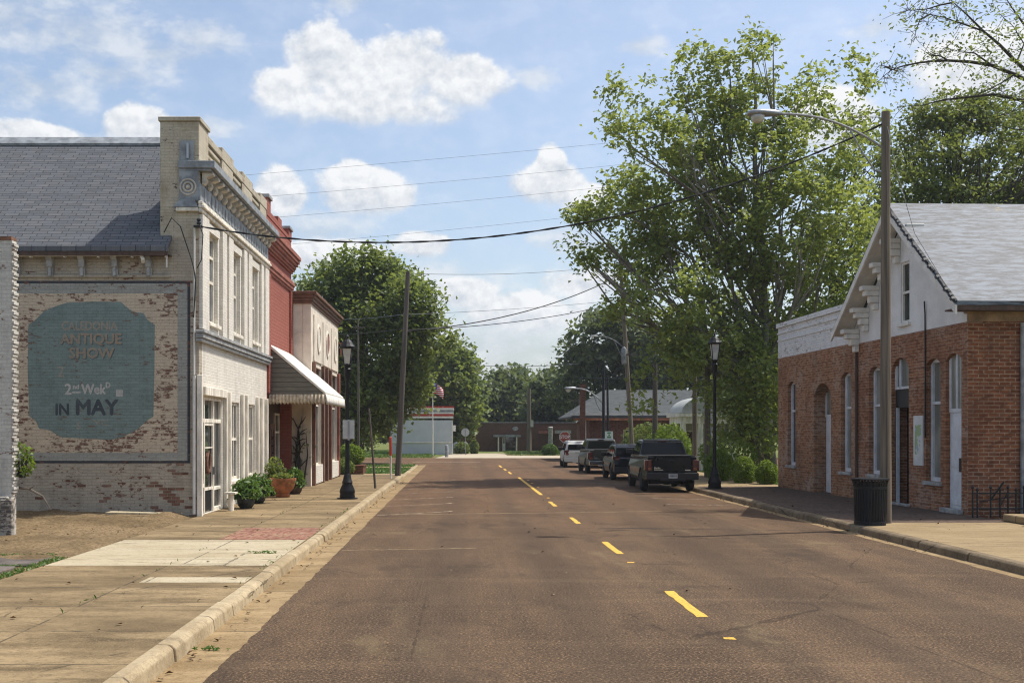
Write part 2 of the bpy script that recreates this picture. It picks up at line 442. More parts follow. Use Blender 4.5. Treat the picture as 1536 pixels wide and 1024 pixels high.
kerb(-2.92, -2.74, 53, 72, .06, M_KERB, 2.9, 4, 1)
kerb(8.7, 8.9, -12, 42.2, .155, M_KERBR, 2.3, 5, -1)
kerb(9.06, 9.25, 42.6, 74, .155, M_KERBR, 2.3, 6, -1)
sheet('gutter', 8.7, 42.2, 9.06, 74, -.005, M_GUT)
mb = MB(); mb.box(-6.4, -12, -.04, -2.925, 53, .15); S(mb.build('sidewalk', M_WALK))
sheet('sidewalk', 0, 0, 0, 0, .155, M_NEWC, [(-6.38, 16.9), (-2.935, 16.9), (-2.935, 20.9), (-6.38, 20.9)])
sheet('sidewalk', 0, 0, 0, 0, .154, M_NEWC, [(-4.38, 15.0), (-2.935, 15.0), (-2.935, 15.55), (-4.38, 15.55)])
sheet('brick_paving', 0, 0, 0, 0, .155, M_REDPAV, [(-4.6, 21.0), (-2.935, 21.0), (-2.935, 23.6), (-4.6, 23.6)])
mb = MB(); mb.box(-2.74, 16.95, -.01, -2.735, 16.96, 0); 
mb = MB(); mb.box(8.905, -12, -.04, 16, 25.0, .15); S(mb.build('sidewalk', M_WALKR))
mb = MB(); mb.box(8.905, 25.0, -.04, 12.62, 41.6, .152); S(mb.build('brick_paving', M_PAVER))  # dark pavers stop at the eave's shadow edge, shade built into their outline
mb = MB(); mb.box(8.905, 41.6, -.04, 12.4, 42.59, .15); mb.box(9.255, 42.59, -.04, 12.4, 60, .15); S(mb.build('sidewalk', M_WALKR))
sheet('path', -9, 56, -2.95, 58, .02, M_WALKR); sheet('path', -14, 67, -2.95, 69.5, .02, M_WALKR)
# shop end apron between the front of the shops and the walk
mb = MB(); mb.box(-7.6, 27.3, -.04, -6.405, 41.75, .148); S(mb.build('threshold', M_WALK))

def relief(name, x0, x1, y0, y1, hf, nx, ny, m):
    mb = MB(); i = 0
    vs = [[(x0 + (x1 - x0) * a / nx, y0 + (y1 - y0) * b / ny) for a in range(nx + 1)] for b in range(ny + 1)]
    mb.v = [(x, y, hf(x, y)) for row in vs for x, y in row]
    for b in range(ny):
        for a in range(nx):
            k = b * (nx + 1) + a
            mb.f.append((k, k + 1, k + nx + 2, k + nx + 1)); mb.m.append(0)
    return S(mb.build(name, m, smooth='all'))
def dirt_h(x, y):
    e = min(1, max(0, (-6.42 - x) / .5)) * min(1, max(0, (y - 17.2 - .35 * MN.noise((x * .8, 1, 0))) / 2.2))
    return .135 + e * (.05 + .06 * MN.noise((x * .5, y * .5, 0)) + .05 * MN.noise((x * 2, y * 2, 3)) + .1 * max(0, 1 - abs(y - 26.2) / 1.6)) - .06 * (1 - e) * (x < -6.5)
relief('dirt_lot', -26, -6.41, 14, 26.98, dirt_h, 120, 80, M_DIRT)
mb = MB()
for x0, x1, y0, y1 in ((-9.6, -6.75, 17.3, 18.5), (-13, -9.75, 17.1, 18.5), (-10.1, -6.9, 15.75, 17.1), (-14, -10.25, 15.7, 17.0), (-9.4, -6.6, 14.2, 15.6), (-14, -9.55, 14.1, 15.6)):
    mb.box(x0, y0, .02, x1, y1, .125)
S(mb.build('lot_paving', M_SLAB, bevel=.02))
mb = MB(); mb.box(-26, -12, -.04, -6.41, 14, .12); S(mb.build('lot_ground', M_SLAB))

mb = MB(); mb.hexa([(-8.35, 25.9, .2), (-7.1, 25.75, .2), (-7.05, 26.0, .2), (-8.3, 26.2, .2)], [(-8.35, 25.9, .315), (-7.1, 25.75, .305), (-7.05, 26.0, .31), (-8.3, 26.2, .33)])
S(mb.build('paving_strip', M_NEWC))

# ------------------------------------------------------------------ road markings
mb = MB()
for Y0, Y1, w, x in ((13.1, 15.25, .13, 2.89), (19.9, 22.1, .125, 2.9), (26.5, 28.4, .12, 2.86), (32.7, 34.9, .12, 2.84), (38.6, 53.6, .13, 2.86),
                     (58, 61, .13, 2.7), (63.5, 66, .13, 2.65), (69, 73, .13, 2.6)):
    rnd = random.Random(int(Y0)); n = max(4, int((Y1 - Y0) / .2)); L = []; Rr = []
    for q in range(n + 1):
        yy = Y0 + (Y1 - Y0) * q / n
        L.append((x - w / 2 + rnd.uniform(-.012, .012), yy, .004)); Rr.append((x + w / 2 + rnd.uniform(-.012, .012), yy, .004))
    for q in range(n): mb.poly([L[q], Rr[q], Rr[q + 1], L[q + 1]])
for x, y, w, d in ((2.87, 11.75, .13, .1), (2.88, 18.6, .13, .12), (3.12, 50.5, .12, .5), (3.1, 47.5, .12, .35), (3.12, 44, .1, .4), (2.95, 36.9, .1, .3)):
    mb.poly([(x - w / 2, y - d / 2, .004), (x + w / 2, y - d / 2 - .03, .004), (x + w / 2, y + d / 2, .004), (x - w / 2 + .02, y + d / 2, .004)])
rnd = random.Random(2)
S(mb.build('centre_line', M_YEL))
mb = MB()
for y in (30.2, 33.7, 36.9, 40.4, 43.4, 46.8, 50.5):
    mb.poly([(-2.2, y - 1.1, .004), (-2.2, y - 1.0, .004), (-.25, y + .4, .004), (-.25, y + .3, .004)])
    mb.poly([(-.45, y + .25, .0045), (-.45, y + .36, .0045), (-.2, y + .55, .0045), (-.2, y + .42, .0045)])
for (xa, ya, xb, yb) in ((6.4, 36.6, 8.15, 36.0), (6.3, 33.6, 8.1, 33.1), (6.2, 41.5, 6.6, 41.5), (5.6, 44.8, 8, 44.2), (5.5, 47.5, 6.4, 47.5)):
    mb.poly([(xa, ya - .06, .004), (xb, yb - .06, .004), (xb, yb + .06, .004), (xa, ya + .06, .004)])
for (xa, xb, y) in ((-7.5, -4.5, 80), (-3.5, 1.5, 80.5)):
    mb.poly([(xa, y, .004), (xb, y, .004), (xb, y + .6, .004), (xa, y + .6, .004)])
S(mb.build('parking_lines', M_WHITE_WORN))
# tar and repair seams across the road
mb = MB(); rnd = random.Random(5)
def seam(xa, ya, xb, yb, w, n=40):
    pr = None
    for q in range(n + 1):
        t = q / n; x = xa + (xb - xa) * t; y = ya + (yb - ya) * t + rnd.uniform(-.05, .05); ww = w * rnd.uniform(.5, 1.2)
        if pr: mb.poly([(pr[0], pr[1] - pr[2], .003), (x, y - ww, .003), (x, y + ww, .003), (pr[0], pr[1] + pr[2], .003)])
        pr = (x, y, ww)
seam(3.6, 25.2, 8.1, 24.6, .02); seam(3.2, 25.3, 4.6, 25.2, .05)
S(mb.build('tar_seam', speck((.03, .025, .02), .3, 9, .8, name='tar')))
mb = MB(); seam(-2.2, 29.3, 5.6, 30.6, .07); seam(-2.2, 20.5, .3, 20.9, .05)
S(mb.build('repair_seam', speck((.2, .14, .075), .4, 5, .9, name='sand_filled_seam')))
# ------------------------------------------------------------------ foliage
def leaf_mat(name, c_lo, c_hi, trans=.35):
    m = bpy.data.materials.new(name); m.use_nodes = True
    nt = m.node_tree; k = N(nt); out = nt.nodes['Material Output']; b = nt.nodes['Principled BSDF']
    g = k.new('ShaderNodeNewGeometry')
    oi = k.new('ShaderNodeTexCoord')
    n = k.noise(oi.outputs['Object'], .55, 3, .6)
    f = k.math('ADD', k.math('MULTIPLY', g.outputs['Random Per Island'], .6), k.math('MULTIPLY_ADD', n, 1.2, -.4), clamp=True)
    c = k.mix(f, c_lo, c_hi)
    k.put(b.inputs['Base Color'], c); b.inputs['Roughness'].default_value = .5; b.inputs['Specular IOR Level'].default_value = .35
    t = k.new('ShaderNodeBsdfTranslucent'); k.put(t.inputs['Color'], k.mix(.5, c, (c_hi[0] * 1.5, c_hi[1] * 1.4, c_hi[2] * .6)))
    mx = k.new('ShaderNodeMixShader'); mx.inputs[0].default_value = trans
    k.l.new(b.outputs[0], mx.inputs[1]); k.l.new(t.outputs[0], mx.inputs[2]); k.l.new(mx.outputs[0], out.inputs['Surface'])
    return m
L_SYC = leaf_mat('sycamore_leaf', (.13, .182, .044), (.29, .345, .108), .52)
L_OAK = leaf_mat('oak_leaf', (.09, .138, .034), (.205, .255, .08), .5)
L_DARK = leaf_mat('dark_leaf', (.09, .13, .036), (.2, .24, .072), .48)
L_FAR = leaf_mat('far_leaf', (.07, .105, .042), (.14, .175, .075), .4)
L_BUSH = leaf_mat('bush_leaf', (.09, .16, .018), (.21, .29, .045), .4)
L_POT = leaf_mat('pot_leaf', (.04, .1, .012), (.14, .23, .05), .3)
M_BARK = speck((.13, .105, .08), .4, 3, .9, bump=.8, stretch=(1, 1, .25), fine=18, name='bark')
M_PALEBARK = speck((.2, .185, .15), .35, 2, .85, bump=.4, fine=12, name='sycamore_bark')
M_DARKBARK = speck((.05, .042, .034), .3, 4, .9, bump=.6, name='dark_bark')

def leaves_mesh(name, pts, size, mat_, parent, rng, up=.45, aspect=.62, jitter=.4, at=None):
    n = len(pts)
    nrm = rng.normal(size=(n, 3)); nrm[:, 2] = np.abs(nrm[:, 2]) * 1.0 + up
    nrm /= np.linalg.norm(nrm, axis=1)[:, None]
    a = rng.normal(size=(n, 3)); a[:, 2] -= .35
    a -= nrm * np.sum(a * nrm, axis=1)[:, None]; a /= np.linalg.norm(a, axis=1)[:, None] + 1e-9
    b = np.cross(nrm, a)
    s = size * (1 + jitter * rng.uniform(-1, 1, n))[:, None]
    fold = nrm * s * .16
    v = np.empty((n, 4, 3))
    v[:, 0] = pts - a * s * .5; v[:, 1] = pts + b * s * .5 * aspect + fold + a * s * .05
    v[:, 2] = pts + a * s * .5; v[:, 3] = pts - b * s * .5 * aspect + fold + a * s * .05
    org = ORG.get(parent.name, Vector()) if parent is not None else Vector(at)
    v = v.reshape(-1, 3) - np.array(org)
    me = bpy.data.meshes.new(name)
    me.vertices.add(4 * n); me.vertices.foreach_set('co', v.ravel())
    me.loops.add(4 * n); me.loops.foreach_set('vertex_index', np.arange(4 * n))
    me.polygons.add(n); me.polygons.foreach_set('loop_start', np.arange(0, 4 * n, 4)); me.polygons.foreach_set('loop_total', np.full(n, 4))
    me.materials.append(mat_); me.update(calc_edges=True)
    o = bpy.data.objects.new(name, me); COL.objects.link(o)
    if parent is not None: o.parent = parent
    else: o.location = org
    ORG[o.name] = org
    return o

def bez(a, b, sag, n=6, rng=None, wob=.0):
    out = []
    for k in range(n + 1):
        t = k / n; p = a.lerp(b, t); p.z += sag * 4 * t * (1 - t)
        if rng is not None and 0 < k < n: p += Vector(rng.normal(size=3) * wob)
        out.append(p)
    return out

def make_tree(name, label, base, blobs, n_clump, per, leaf, lmat, bark, trunk_r, seed, group=None, crad=.9, cat='tree', limbs=22, fork=.35, shell=.35, flat=.75, lean=0.0, leader=None, hole=0.0):
    """blobs: (centre, radii) lobes of the crown; leaf clumps fill each lobe, thicker to the outside"""
    rng = np.random.default_rng(seed)
    t = thing(name, label, cat, tuple(base), group=group)
    vol = np.array([np.prod(b[1]) ** .75 for b in blobs]); pick = rng.choice(len(blobs), size=n_clump, p=vol / vol.sum())
    cl = []
    for i in pick:
        c, r = blobs[i]; d = rng.normal(size=3); d /= np.linalg.norm(d)
        rad = shell + (1.14 - shell) * rng.uniform() ** .5
        cl.append(np.array(c) + d * np.array(r) * rad)
    cl = np.array(cl)
    pts = []
    for c in cl:
        rc = crad * rng.uniform(.45, 1.25); m = int(per * rng.uniform(.5, 1.4) * (rc / crad) ** 1.3)
        d = rng.normal(size=(m, 3)) * .5; d[:, 2] *= flat
        pts.append(c + d * rc)
    pts = np.concatenate(pts)
    pts = pts[pts[:, 2] > base[2] + .1]
    leaves_mesh('crown', pts, leaf, lmat, t, rng)
    # trunk and limbs
    B = Vector(base); top = Vector(np.mean([b[0] for b in blobs], axis=0)); zmax = max(b[0][2] for b in blobs)
    L = leader or Vector((top.x * .7 + B.x * .3, top.y * .7 + B.y * .3, B.z + (zmax - B.z) * 1.0))
    mb = MB(); path = bez(B, L, 0, 9, rng, trunk_r * .6)
    rad = [trunk_r * (1.25 if k == 0 else 1 - .86 * k / 9) for k in range(10)]
    mb.tube(path, rad, 9)
    order = rng.permutation(len(cl))[:limbs]
    H = L.z - B.z
    for i in order:
        c = Vector(cl[i]); hz = min(max((c.z - B.z) / max(H, .1) - .28 - rng.uniform(0, .2), fork), .9)
        f = hz * 9; k = min(int(f), 8); s = path[k].lerp(path[k + 1], f - k)
        r0 = trunk_r * (1 - .86 * hz) * rng.uniform(.35, .6)
        p = bez(s, c, -.05 * (c - s).length * rng.uniform(-1, 1), 5, rng, .04 * (c - s).length)
        mb.tube(p, [r0 * (1 - .85 * q / 5) + .008 for q in range(6)], 6)
        # twigs to the nearest clumps
        dd = np.linalg.norm(cl - np.array(c), axis=1)
        for j in np.argsort(dd)[1:4]:
            mb.tube(bez(p[3], Vector(cl[j]), 0, 3, rng, .05), [r0 * .35 + .006, r0 * .25 + .006, r0 * .15 + .006, .006], 4)
    mb.build('trunk', bark, t, smooth='all', recalc=False)
    return t

def lobes(lst, Y, seed, jit=2.5, depth=.9):
    rnd = random.Random(seed); out = []
    for (x, y, rx, ry) in lst:
        yy = Y + rnd.uniform(-jit, jit); c = P(x, y, yy); s = yy / F
        out.append((tuple(c), (rx * s, (rx + ry) / 2 * s * depth, ry * s)))
    return out

# the big plane tree beside the depot
make_tree('sycamore_tree', 'tall open-crowned sycamore with yellow-green leaves behind the brick depot', (14.4, 51, 0),
    lobes([(1125, 95, 44, 48), (1135, 165, 66, 46), (1050, 105, 36, 44), (1045, 180, 50, 40), (948, 140, 40, 28), (925, 195, 34, 26), (985, 205, 56, 44),
           (1215, 140, 34, 44), (1235, 230, 62, 60), (1295, 100, 22, 34), (1290, 165, 30, 40), (1120, 255, 96, 70), (1020, 290, 90, 64), (925, 300, 48, 42), (880, 335, 36, 32),
           (1190, 330, 96, 80), (1060, 370, 110, 70), (940, 385, 66, 50), (875, 395, 26, 30), (1270, 330, 56, 70), (1130, 450, 110, 70), (1010, 460, 80, 56), (925, 455, 22, 26),
           (1230, 430, 60, 70), (1080, 530, 90, 46), (1010, 540, 44, 40), (1160, 535, 50, 40), (975, 590, 34, 26)], 50, 3, 2.8),
    1050, 49, .245, L_SYC, M_PALEBARK, .3, 11, crad=.64, limbs=60, fork=.2, shell=.3, flat=.8, leader=P(1128, 75, 50))
make_tree('sycamore_tree', 'lower bushy young tree in the shade under the sycamore crown', (13.6, 49.5, 0),
    lobes([(1125, 600, 46, 46), (1155, 650, 46, 40), (1095, 630, 34, 34), (1165, 570, 44, 40), (1080, 600, 24, 24)], 48.5, 4, 1.2), 100, 50, .21, L_SYC, M_BARK, .14, 12, crad=.8, limbs=14)
# left side of the street
make_tree('oak_tree', 'dense broad tree overhanging the leaning utility pole', (-7.6, 76, 0),
    lobes([(545, 432, 60, 42), (575, 425, 40, 30), (490, 450, 46, 44), (610, 470, 44, 44), (465, 500, 30, 44), (545, 520, 92, 74), (630, 512, 28, 34), (602, 575, 34, 40),
           (520, 600, 56, 46), (572, 612, 40, 30), (480, 580, 30, 60), (500, 640, 40, 26), (468, 448, 18, 16), (522, 392, 20, 14), (556, 385, 14, 12), (590, 396, 18, 14), (640, 455, 20, 16), (660, 505, 16, 16), (452, 520, 14, 22), (628, 428, 14, 14)], 76, 6, 3.0),
    700, 62, .36, L_OAK, M_BARK, .45, 21, crad=1.15, limbs=30, fork=.2, shell=.4)
make_tree('oak_tree', 'smaller round tree behind the white hut', (-2.9, 118, 0),
    lobes([(672, 545, 30, 30), (690, 575, 32, 32), (665, 600, 50, 36), (700, 618, 22, 24), (655, 570, 30, 30), (690, 645, 26, 16)], 118, 7, 3.0),
    260, 60, .5, L_OAK, M_BARK, .4, 22, crad=1.4, limbs=14, fork=.2)
# trees along the far end of the street
far = [('distant round tree over the long brick building', 760, 150, [(755, 585, 30, 24), (775, 600, 34, 26), (740, 605, 24, 24), (765, 568, 22, 14), (765, 625, 44, 22)]),
       ('distant dark tree right of the flat-roofed brick building', 822, 138, [(826, 592, 20, 26), (838, 610, 28, 22), (815, 622, 22, 20), (835, 570, 14, 14)]),
       ('large layered tree rising behind the hip-roofed brick house', 905, 118, [(890, 510, 34, 30), (930, 500, 38, 30), (870, 550, 34, 34), (915, 560, 56, 36), (960, 540, 44, 50), (900, 485, 20, 14), (855, 590, 24, 26), (960, 595, 60, 26)]),
       ('shadowy tree mass above the right end of the house roof', 1030, 112, [(1010, 520, 46, 44), (1060, 540, 50, 50), (1030, 580, 70, 30), (1100, 580, 50, 40)]),
       ('dark tree between the brick house and the depot', 1135, 92, [(1120, 560, 50, 50), (1165, 590, 40, 50), (1140, 630, 60, 40), (1190, 540, 50, 60)]),
       ('bluish far tree left of the round distant tree', 715, 190, [(712, 600, 24, 18), (735, 615, 26, 16), (700, 620, 20, 14)]),
       ('low dark tree behind the left storefronts', 500, 96, [(470, 560, 40, 50), (505, 590, 40, 50), (480, 630, 40, 36), (530, 640, 40, 30)]),
       ('wide dark tree behind the white hut', 610, 135, [(600, 590, 44, 34), (640, 610, 34, 24), (575, 620, 40, 30)])]
for i, (lab, x, Y, bl) in enumerate(far):
    make_tree('broadleaf_tree', lab, (px(x, Y), Y, -.05), lobes(bl, Y, 30 + i, 4.0), 190, 60, .0052 * Y, L_FAR if Y > 105 else L_DARK, M_DARKBARK, .4, 40 + i,
              'background trees', crad=.011 * Y + .2, limbs=12, fork=.15)
# distant woods that close the horizon as one mass
rng = np.random.default_rng(99); pts = []
for i in range(150):
    a = rng.uniform(-150, 190); y = 235 + rng.uniform(0, 45); h = rng.uniform(5, 10); w = rng.uniform(4, 7)
    d = rng.normal(size=(200, 3)) * .5
    pts.append(np.array([a, y, h * .62]) + d * np.array([w, w * .7, h * .75]))
pts = np.concatenate(pts); pts = pts[pts[:, 2] > -.05]
tag(leaves_mesh('wood', pts, 1.5, L_FAR, None, rng, at=(0, 230, 0)), 'far band of woods closing the horizon beyond the town', 'woods', kind='stuff')
# behind the depot
make_tree('oak_tree', 'dark feathery tree standing over the depot roof', (24, 56, 0),
    lobes([(1395, 190, 48, 34), (1440, 175, 60, 36), (1500, 185, 60, 44), (1365, 240, 40, 46), (1430, 250, 74, 50), (1510, 265, 70, 50), (1570, 230, 60, 70), (1400, 320, 80, 46), (1500, 340, 80, 50), (1590, 330, 70, 70), (1640, 250, 60, 70)], 56, 9, 2.5),
    640, 60, .23, L_DARK, M_DARKBARK, .5, 51, crad=.85, limbs=40, fork=.25, flat=.5)
make_tree('broadleaf_tree', 'mid-green tree filling the gap between sycamore and dark tree', (19.5, 62, 0),
    lobes([(1310, 230, 44, 44), (1340, 320, 50, 60), (1290, 420, 60, 70), (1230, 530, 60, 70), (1320, 480, 60, 60)], 62, 10, 2.5),
    190, 50, .27, L_OAK, M_DARKBARK, .35, 52, 'background trees', crad=1.0, limbs=26, fork=.25)

# the near branches that hang in from the right: a tree just outside the frame
def twig_tree():
    rng = np.random.default_rng(5); Y = 33.0
    t = thing('overhanging_tree', 'sparse thin-leaved tree reaching in from the right above the depot', 'tree', (px(1640, Y), Y + 1, 0.0))
    mb = MB(); ends = []
    Bt = Vector((px(1640, Y), Y + 1, 0)); Tt = P(1610, 60, Y)
    mb.tube(bez(Bt, Tt, 0, 6, rng, .1), [.3, .27, .25, .22, .18, .15, .1], 8)
    limbs_ = [[(1612, 170), (1560, 130), (1522, 112), (1487, 98), (1455, 93), (1422, 91), (1398, 92), (1375, 95), (1352, 100), (1338, 105), (1326, 114), (1316, 124)],
              [(1600, 150), (1560, 125), (1525, 94), (1500, 68), (1475, 47), (1450, 22), (1430, 4), (1410, -14)],
              [(1475, 47), (1450, 38), (1434, 33), (1415, 26), (1394, 22), (1375, 17), (1357, 13)],
              [(1394, 22), (1380, 30), (1374, 46), (1372, 60)], [(1430, 4), (1410, 8), (1390, 14), (1362, 16), (1345, 24)],
              [(1604, 140), (1565, 85), (1536, 37), (1518, 12), (1500, -16)], [(1487, 98), (1462, 80), (1440, 78), (1412, 70)],
              [(1525, 94), (1536, 66), (1520, 40), (1498, 20)], [(1422, 91), (1410, 84), (1396, 84), (1382, 74)], [(1338, 105), (1330, 100), (1318, 98)],
              [(1610, 180), (1570, 160), (1530, 150), (1490, 142), (1450, 146), (1415, 150), (1385, 158), (1350, 160)], [(1522, 112), (1500, 126), (1470, 140), (1445, 160)],
              [(1620, 200), (1590, 240), (1545, 262), (1500, 285), (1465, 300)], [(1610, 190), (1570, 190), (1530, 195), (1480, 186), (1450, 184)], [(1560, 130), (1540, 150), (1515, 170), (1490, 176)]]
    allp = []
    for i, l in enumerate(limbs_):
        off = rng.uniform(-.8, .8); pts_ = [P(x, y, Y + off * min(1, q / 3)) for q, (x, y) in enumerate(l)]
        r0 = .07 if i in (0, 1, 5, 10, 12) else .03
        n = len(pts_); mb.tube(pts_, [max(.007, r0 * (1 - .93 * q / (n - 1))) for q in range(n)], 6)
        for q in range(1, n):
            for _ in range(5):
                s = pts_[q - 1].lerp(pts_[q], rng.uniform()); d = Vector(rng.normal(size=3)); d.z = d.z * .6 - .05
                e = s + d.normalized() * rng.uniform(.25, .75)
                mb.tube([s, s.lerp(e, .5) + Vector(rng.normal(size=3) * .04), e], [.009, .007, .004], 4)
                dens = 1.0 if (l[q][0] > 1420 or i in (7, 11)) else .5
                m = int(rng.integers(3, 15) * dens)
                if m: allp.append(np.array(e) + rng.normal(size=(m, 3)) * .2)
    mb.build('trunk', M_DARKBARK, t, smooth='all', recalc=False)
    leaves_mesh('crown', np.concatenate(allp), .125, L_OAK, t, rng, aspect=.5)
twig_tree()

# ------------------------------------------------------------------ shrubs
def bush(name, label, c, r, n, leaf, m, seed, group=None, cat='shrub', at_z=.0):
    rng = np.random.default_rng(seed); d = rng.normal(size=(n, 3)); d /= np.linalg.norm(d, axis=1)[:, None]
    bump_ = np.array([1 + .16 * MN.noise(Vector(q) * 2.2 + Vector((seed, 0, 0))) + .1 * MN.noise(Vector(q) * 5) for q in d])
    p = d * (np.array(r) * (.62 + .4 * rng.uniform(size=n) ** .5)[:, None] * bump_[:, None])
    p = np.array(c) + p; p = p[p[:, 2] > at_z + .02]
    t = thing(name, label, cat, (c[0], c[1], at_z), group=group)
    leaves_mesh('foliage', p, leaf, m, t, rng, up=.1)
    mb = MB()
    for q in range(7):
        a = q * .9; mb.tube([(c[0] + .05 * math.cos(a), c[1] + .05 * math.sin(a), at_z), (c[0] + r[0] * .5 * math.cos(a), c[1] + r[1] * .5 * math.sin(a), c[2] + r[2] * .3)], [.03, .01], 5)
    mb.build('stem', M_DARKBARK, t)
    return t
gs = 'clipped shrubs by the depot corner'
bush('shrub', 'rounded bright green shrub touching the far depot wall corner', (12.15, 43.6, .55), (.42, .5, .55), 2600, .085, L_BUSH, 1, gs, at_z=.12)
bush('shrub', 'rounded bright green shrub second from the depot wall corner', (11.5, 44.6, .6), (.5, .55, .6), 3000, .085, L_BUSH, 2, gs, at_z=.12)
bush('shrub', 'taller green shrub third from the depot wall corner', (10.95, 46.5, .75), (.62, .65, .75), 3600, .09, L_BUSH, 3, gs, at_z=.0)
bush('shrub', 'big loose shrub behind the right street lamp', (12.6, 51, 1.1), (1.5, 1.2, 1.1), 5200, .11, L_BUSH, 4, gs, at_z=-.05)
bush('shrub', 'leafy shrub hiding the dark lower porch wall', (11.4, 60, 1.1), (1.3, 1, 1.5), 4200, .14, L_BUSH, 5, gs, at_z=-.05)
bush('shrub', 'shrub in front of the brick house beside the sign post', (12.6, 72, 1.3), (2.1, 1, 1.5), 4200, .17, L_OAK, 6, at_z=-.05)
bush('shrub', 'round shrub growing beside the brick planter on the left verge', (px(524, 58), 58.5, .95), (.72, .7, .62), 3600, .11, L_BUSH, 7, at_z=.1)
bush('shrub', 'low dark shrub between the tan shop and the planter', (px(513, 56), 56.2, .42), (.62, .5, .45), 2200, .1, L_OAK, 8, at_z=.0)
bush('shrub', 'bright yellow-green round shrub by the far driveway', (px(825, 106), 106, .45), (.78, .6, .6), 2600, .15, L_POT, 9, at_z=-.05)
bush('shrub', 'low round shrub beside the white hut', (px(693, 112), 112, .5), (.8, .6, .7), 2200, .16, L_OAK, 10, at_z=-.05)
bush('shrub', 'small upright shrub right of the white hut', (px(711, 113), 113, .6), (.5, .5, .8), 1600, .15, L_OAK, 11, at_z=-.05)
bush('shrub', 'small wild bush sprouting from the ruined wall end', (-8.7, 21.82, 1.62), (.24, .2, .36), 260, .085, L_BUSH, 12, at_z=1.3)
# grass stuff
def tufts(name, label, areas, size, seed, m):
    rng = np.random.default_rng(seed); ps = []
    for x0, y0, x1, y1, z, n in areas:
        ps.append(np.stack([rng.uniform(x0, x1, n), rng.uniform(y0, y1, n), np.full(n, z) + rng.uniform(0, size * .5, n)], 1))
    ps = np.concatenate(ps)
    o = leaves_mesh(name, ps, size, m, None, rng, up=-.2, aspect=.25, at=(0, float(ps[0, 1]), 0))
    return tag(o, label, 'grass', kind='stuff')
tufts('grass', 'patchy roadside grass around the far junction', [(-14, 95, -2.4, 128, -.04, 12000), (4.9, 104, 20, 128, -.04, 6000), (-9, 58.2, -3, 66.5, -.02, 4200), (-16, 69.6, -3, 73.8, -.02, 2500), (12.5, 43, 16, 60, .0, 3000)], .2, 3, L_POT)
tufts('weeds', 'weeds sprouting along the lot paving and sidewalk cracks', [(-6.62, 13, -6.42, 18, .14, 900), (-10, 18.42, -6.8, 18.6, .12, 500), (-9.6, 17.1, -6.8, 17.26, .1, 320), (-11, 20.3, -8.7, 21.3, .14, 500), (-3.0, 14, -2.93, 30, .155, 40), (-4.52, 12, -4.46, 34, .155, 40), (-3.6, 18.55, -3.1, 18.62, .156, 60), (-2.7, 11.1, -2.3, 11.15, .0, 30)], .07, 4, L_POT)

rng = np.random.default_rng(17); ps = []
for x0, x1, y0, y1, z, n in ((-2.73, -2.45, 9, 50, .0, 150), (-6.3, -3, 10, 40, .16, 60), (8.45, 8.69, 20, 45, .0, 110), (9, 12.4, 22, 42, .16, 70), (-12, -6.6, 19, 26.8, .24, 120), (-2.2, 8.4, 10, 40, .006, 50)):
    ps.append(np.stack([rng.uniform(x0, x1, n), rng.uniform(y0, y1, n), np.full(n, z) + rng.uniform(.004, .012, n)], 1))
o = leaves_mesh('dry_leaves', np.concatenate(ps), .07, speck((.16, .1, .05), .5, 9, .9, name='dry_leaf'), None, rng, up=3.0, at=(0, 20, 0))
tag(o, 'dry leaf litter scattered along the gutters and walks', 'leaf litter', kind='stuff')
# ------------------------------------------------------------------ shop materials
M_CREAM = paint_brick('cream_painted_brick', (.78, .73, .635), peel=.83, dirt=.3, seed=1.0, brick=(.3, .2, .14), line=.3)
M_SIDEP = paint_brick('dirty_cream_side_brick', (.47, .41, .32), peel=.72, dirt=.65, seed=4.0, dirtc=(.19, .165, .13), line=.45)
M_PIER = paint_brick('weathered_pier_brick', (.52, .46, .35), peel=.77, dirt=.75, seed=7.0, dirtc=(.27, .2, .11), brick=(.12, .09, .07), line=.4)
M_MGREY = paint_brick('mural_grey_paint', (.37, .37, .33), peel=.745, dirt=.3, seed=9.0, line=.45)
M_MBEIGE = paint_brick('mural_beige_paint', (.62, .51, .375), peel=.672, dirt=.3, seed=2.3, brick=(.19, .10, .07), line=.45)
M_MTEAL = paint_brick('mural_teal_paint', (.215, .28, .26), peel=.735, dirt=.6, dirtc=(.1, .135, .125), seed=5.1, brick=(.17, .12, .09), line=.4)
M_MDARK = paint_brick('mural_dark_border', (.05, .055, .065), peel=.72, dirt=.5, seed=3.0, line=.4)
M_LBEIGE = paint_brick('mural_tan_letters', (.37, .29, .21), peel=.72, dirt=.9, dirtc=(.2, .25, .23), seed=6.0, soft=.08)
M_LPALE = paint_brick('mural_faded_letters', (.36, .31, .245), peel=.74, dirt=.55, dirtc=(.23, .29, .27), seed=8.0, soft=.1)
M_LWHITE = paint_brick('mural_white_letters', (.55, .53, .5), peel=.76, dirt=.7, seed=2.0, soft=.06)
M_LDARK = paint_brick('mural_dark_letters', (.07, .085, .1), peel=.8, dirt=.5, dirtc=(.18, .23, .23), seed=4.4, soft=.06)
M_LSHAD = paint_brick('mural_letter_shadow', (.1, .135, .135), peel=.8, dirt=.8, dirtc=(.19, .25, .24), seed=3.4, soft=.06)
M_REDB = paint_brick('red_painted_brick', (.35, .115, .082), peel=.87, dirt=.35, dirtc=(.17, .035, .03), seed=3.0, bh=.12, bw=.4, line=.8, depth=.9)
M_REDT = speck((.31, .11, .075), .3, 3, .75, name='red_trim', bump=.3)
M_STUCCO = speck((.70, .62, .51), .14, 1.5, .85, name='tan_stucco', bump=.15, fine=60)
M_BROWN = speck((.16, .08, .05), .3, 4, .7, name='brown_trim_paint', bump=.2)
M_BROWND = speck((.085, .05, .035), .35, 3, .7, name='dark_brown_wood', bump=.3, stretch=(3, 3, .4))
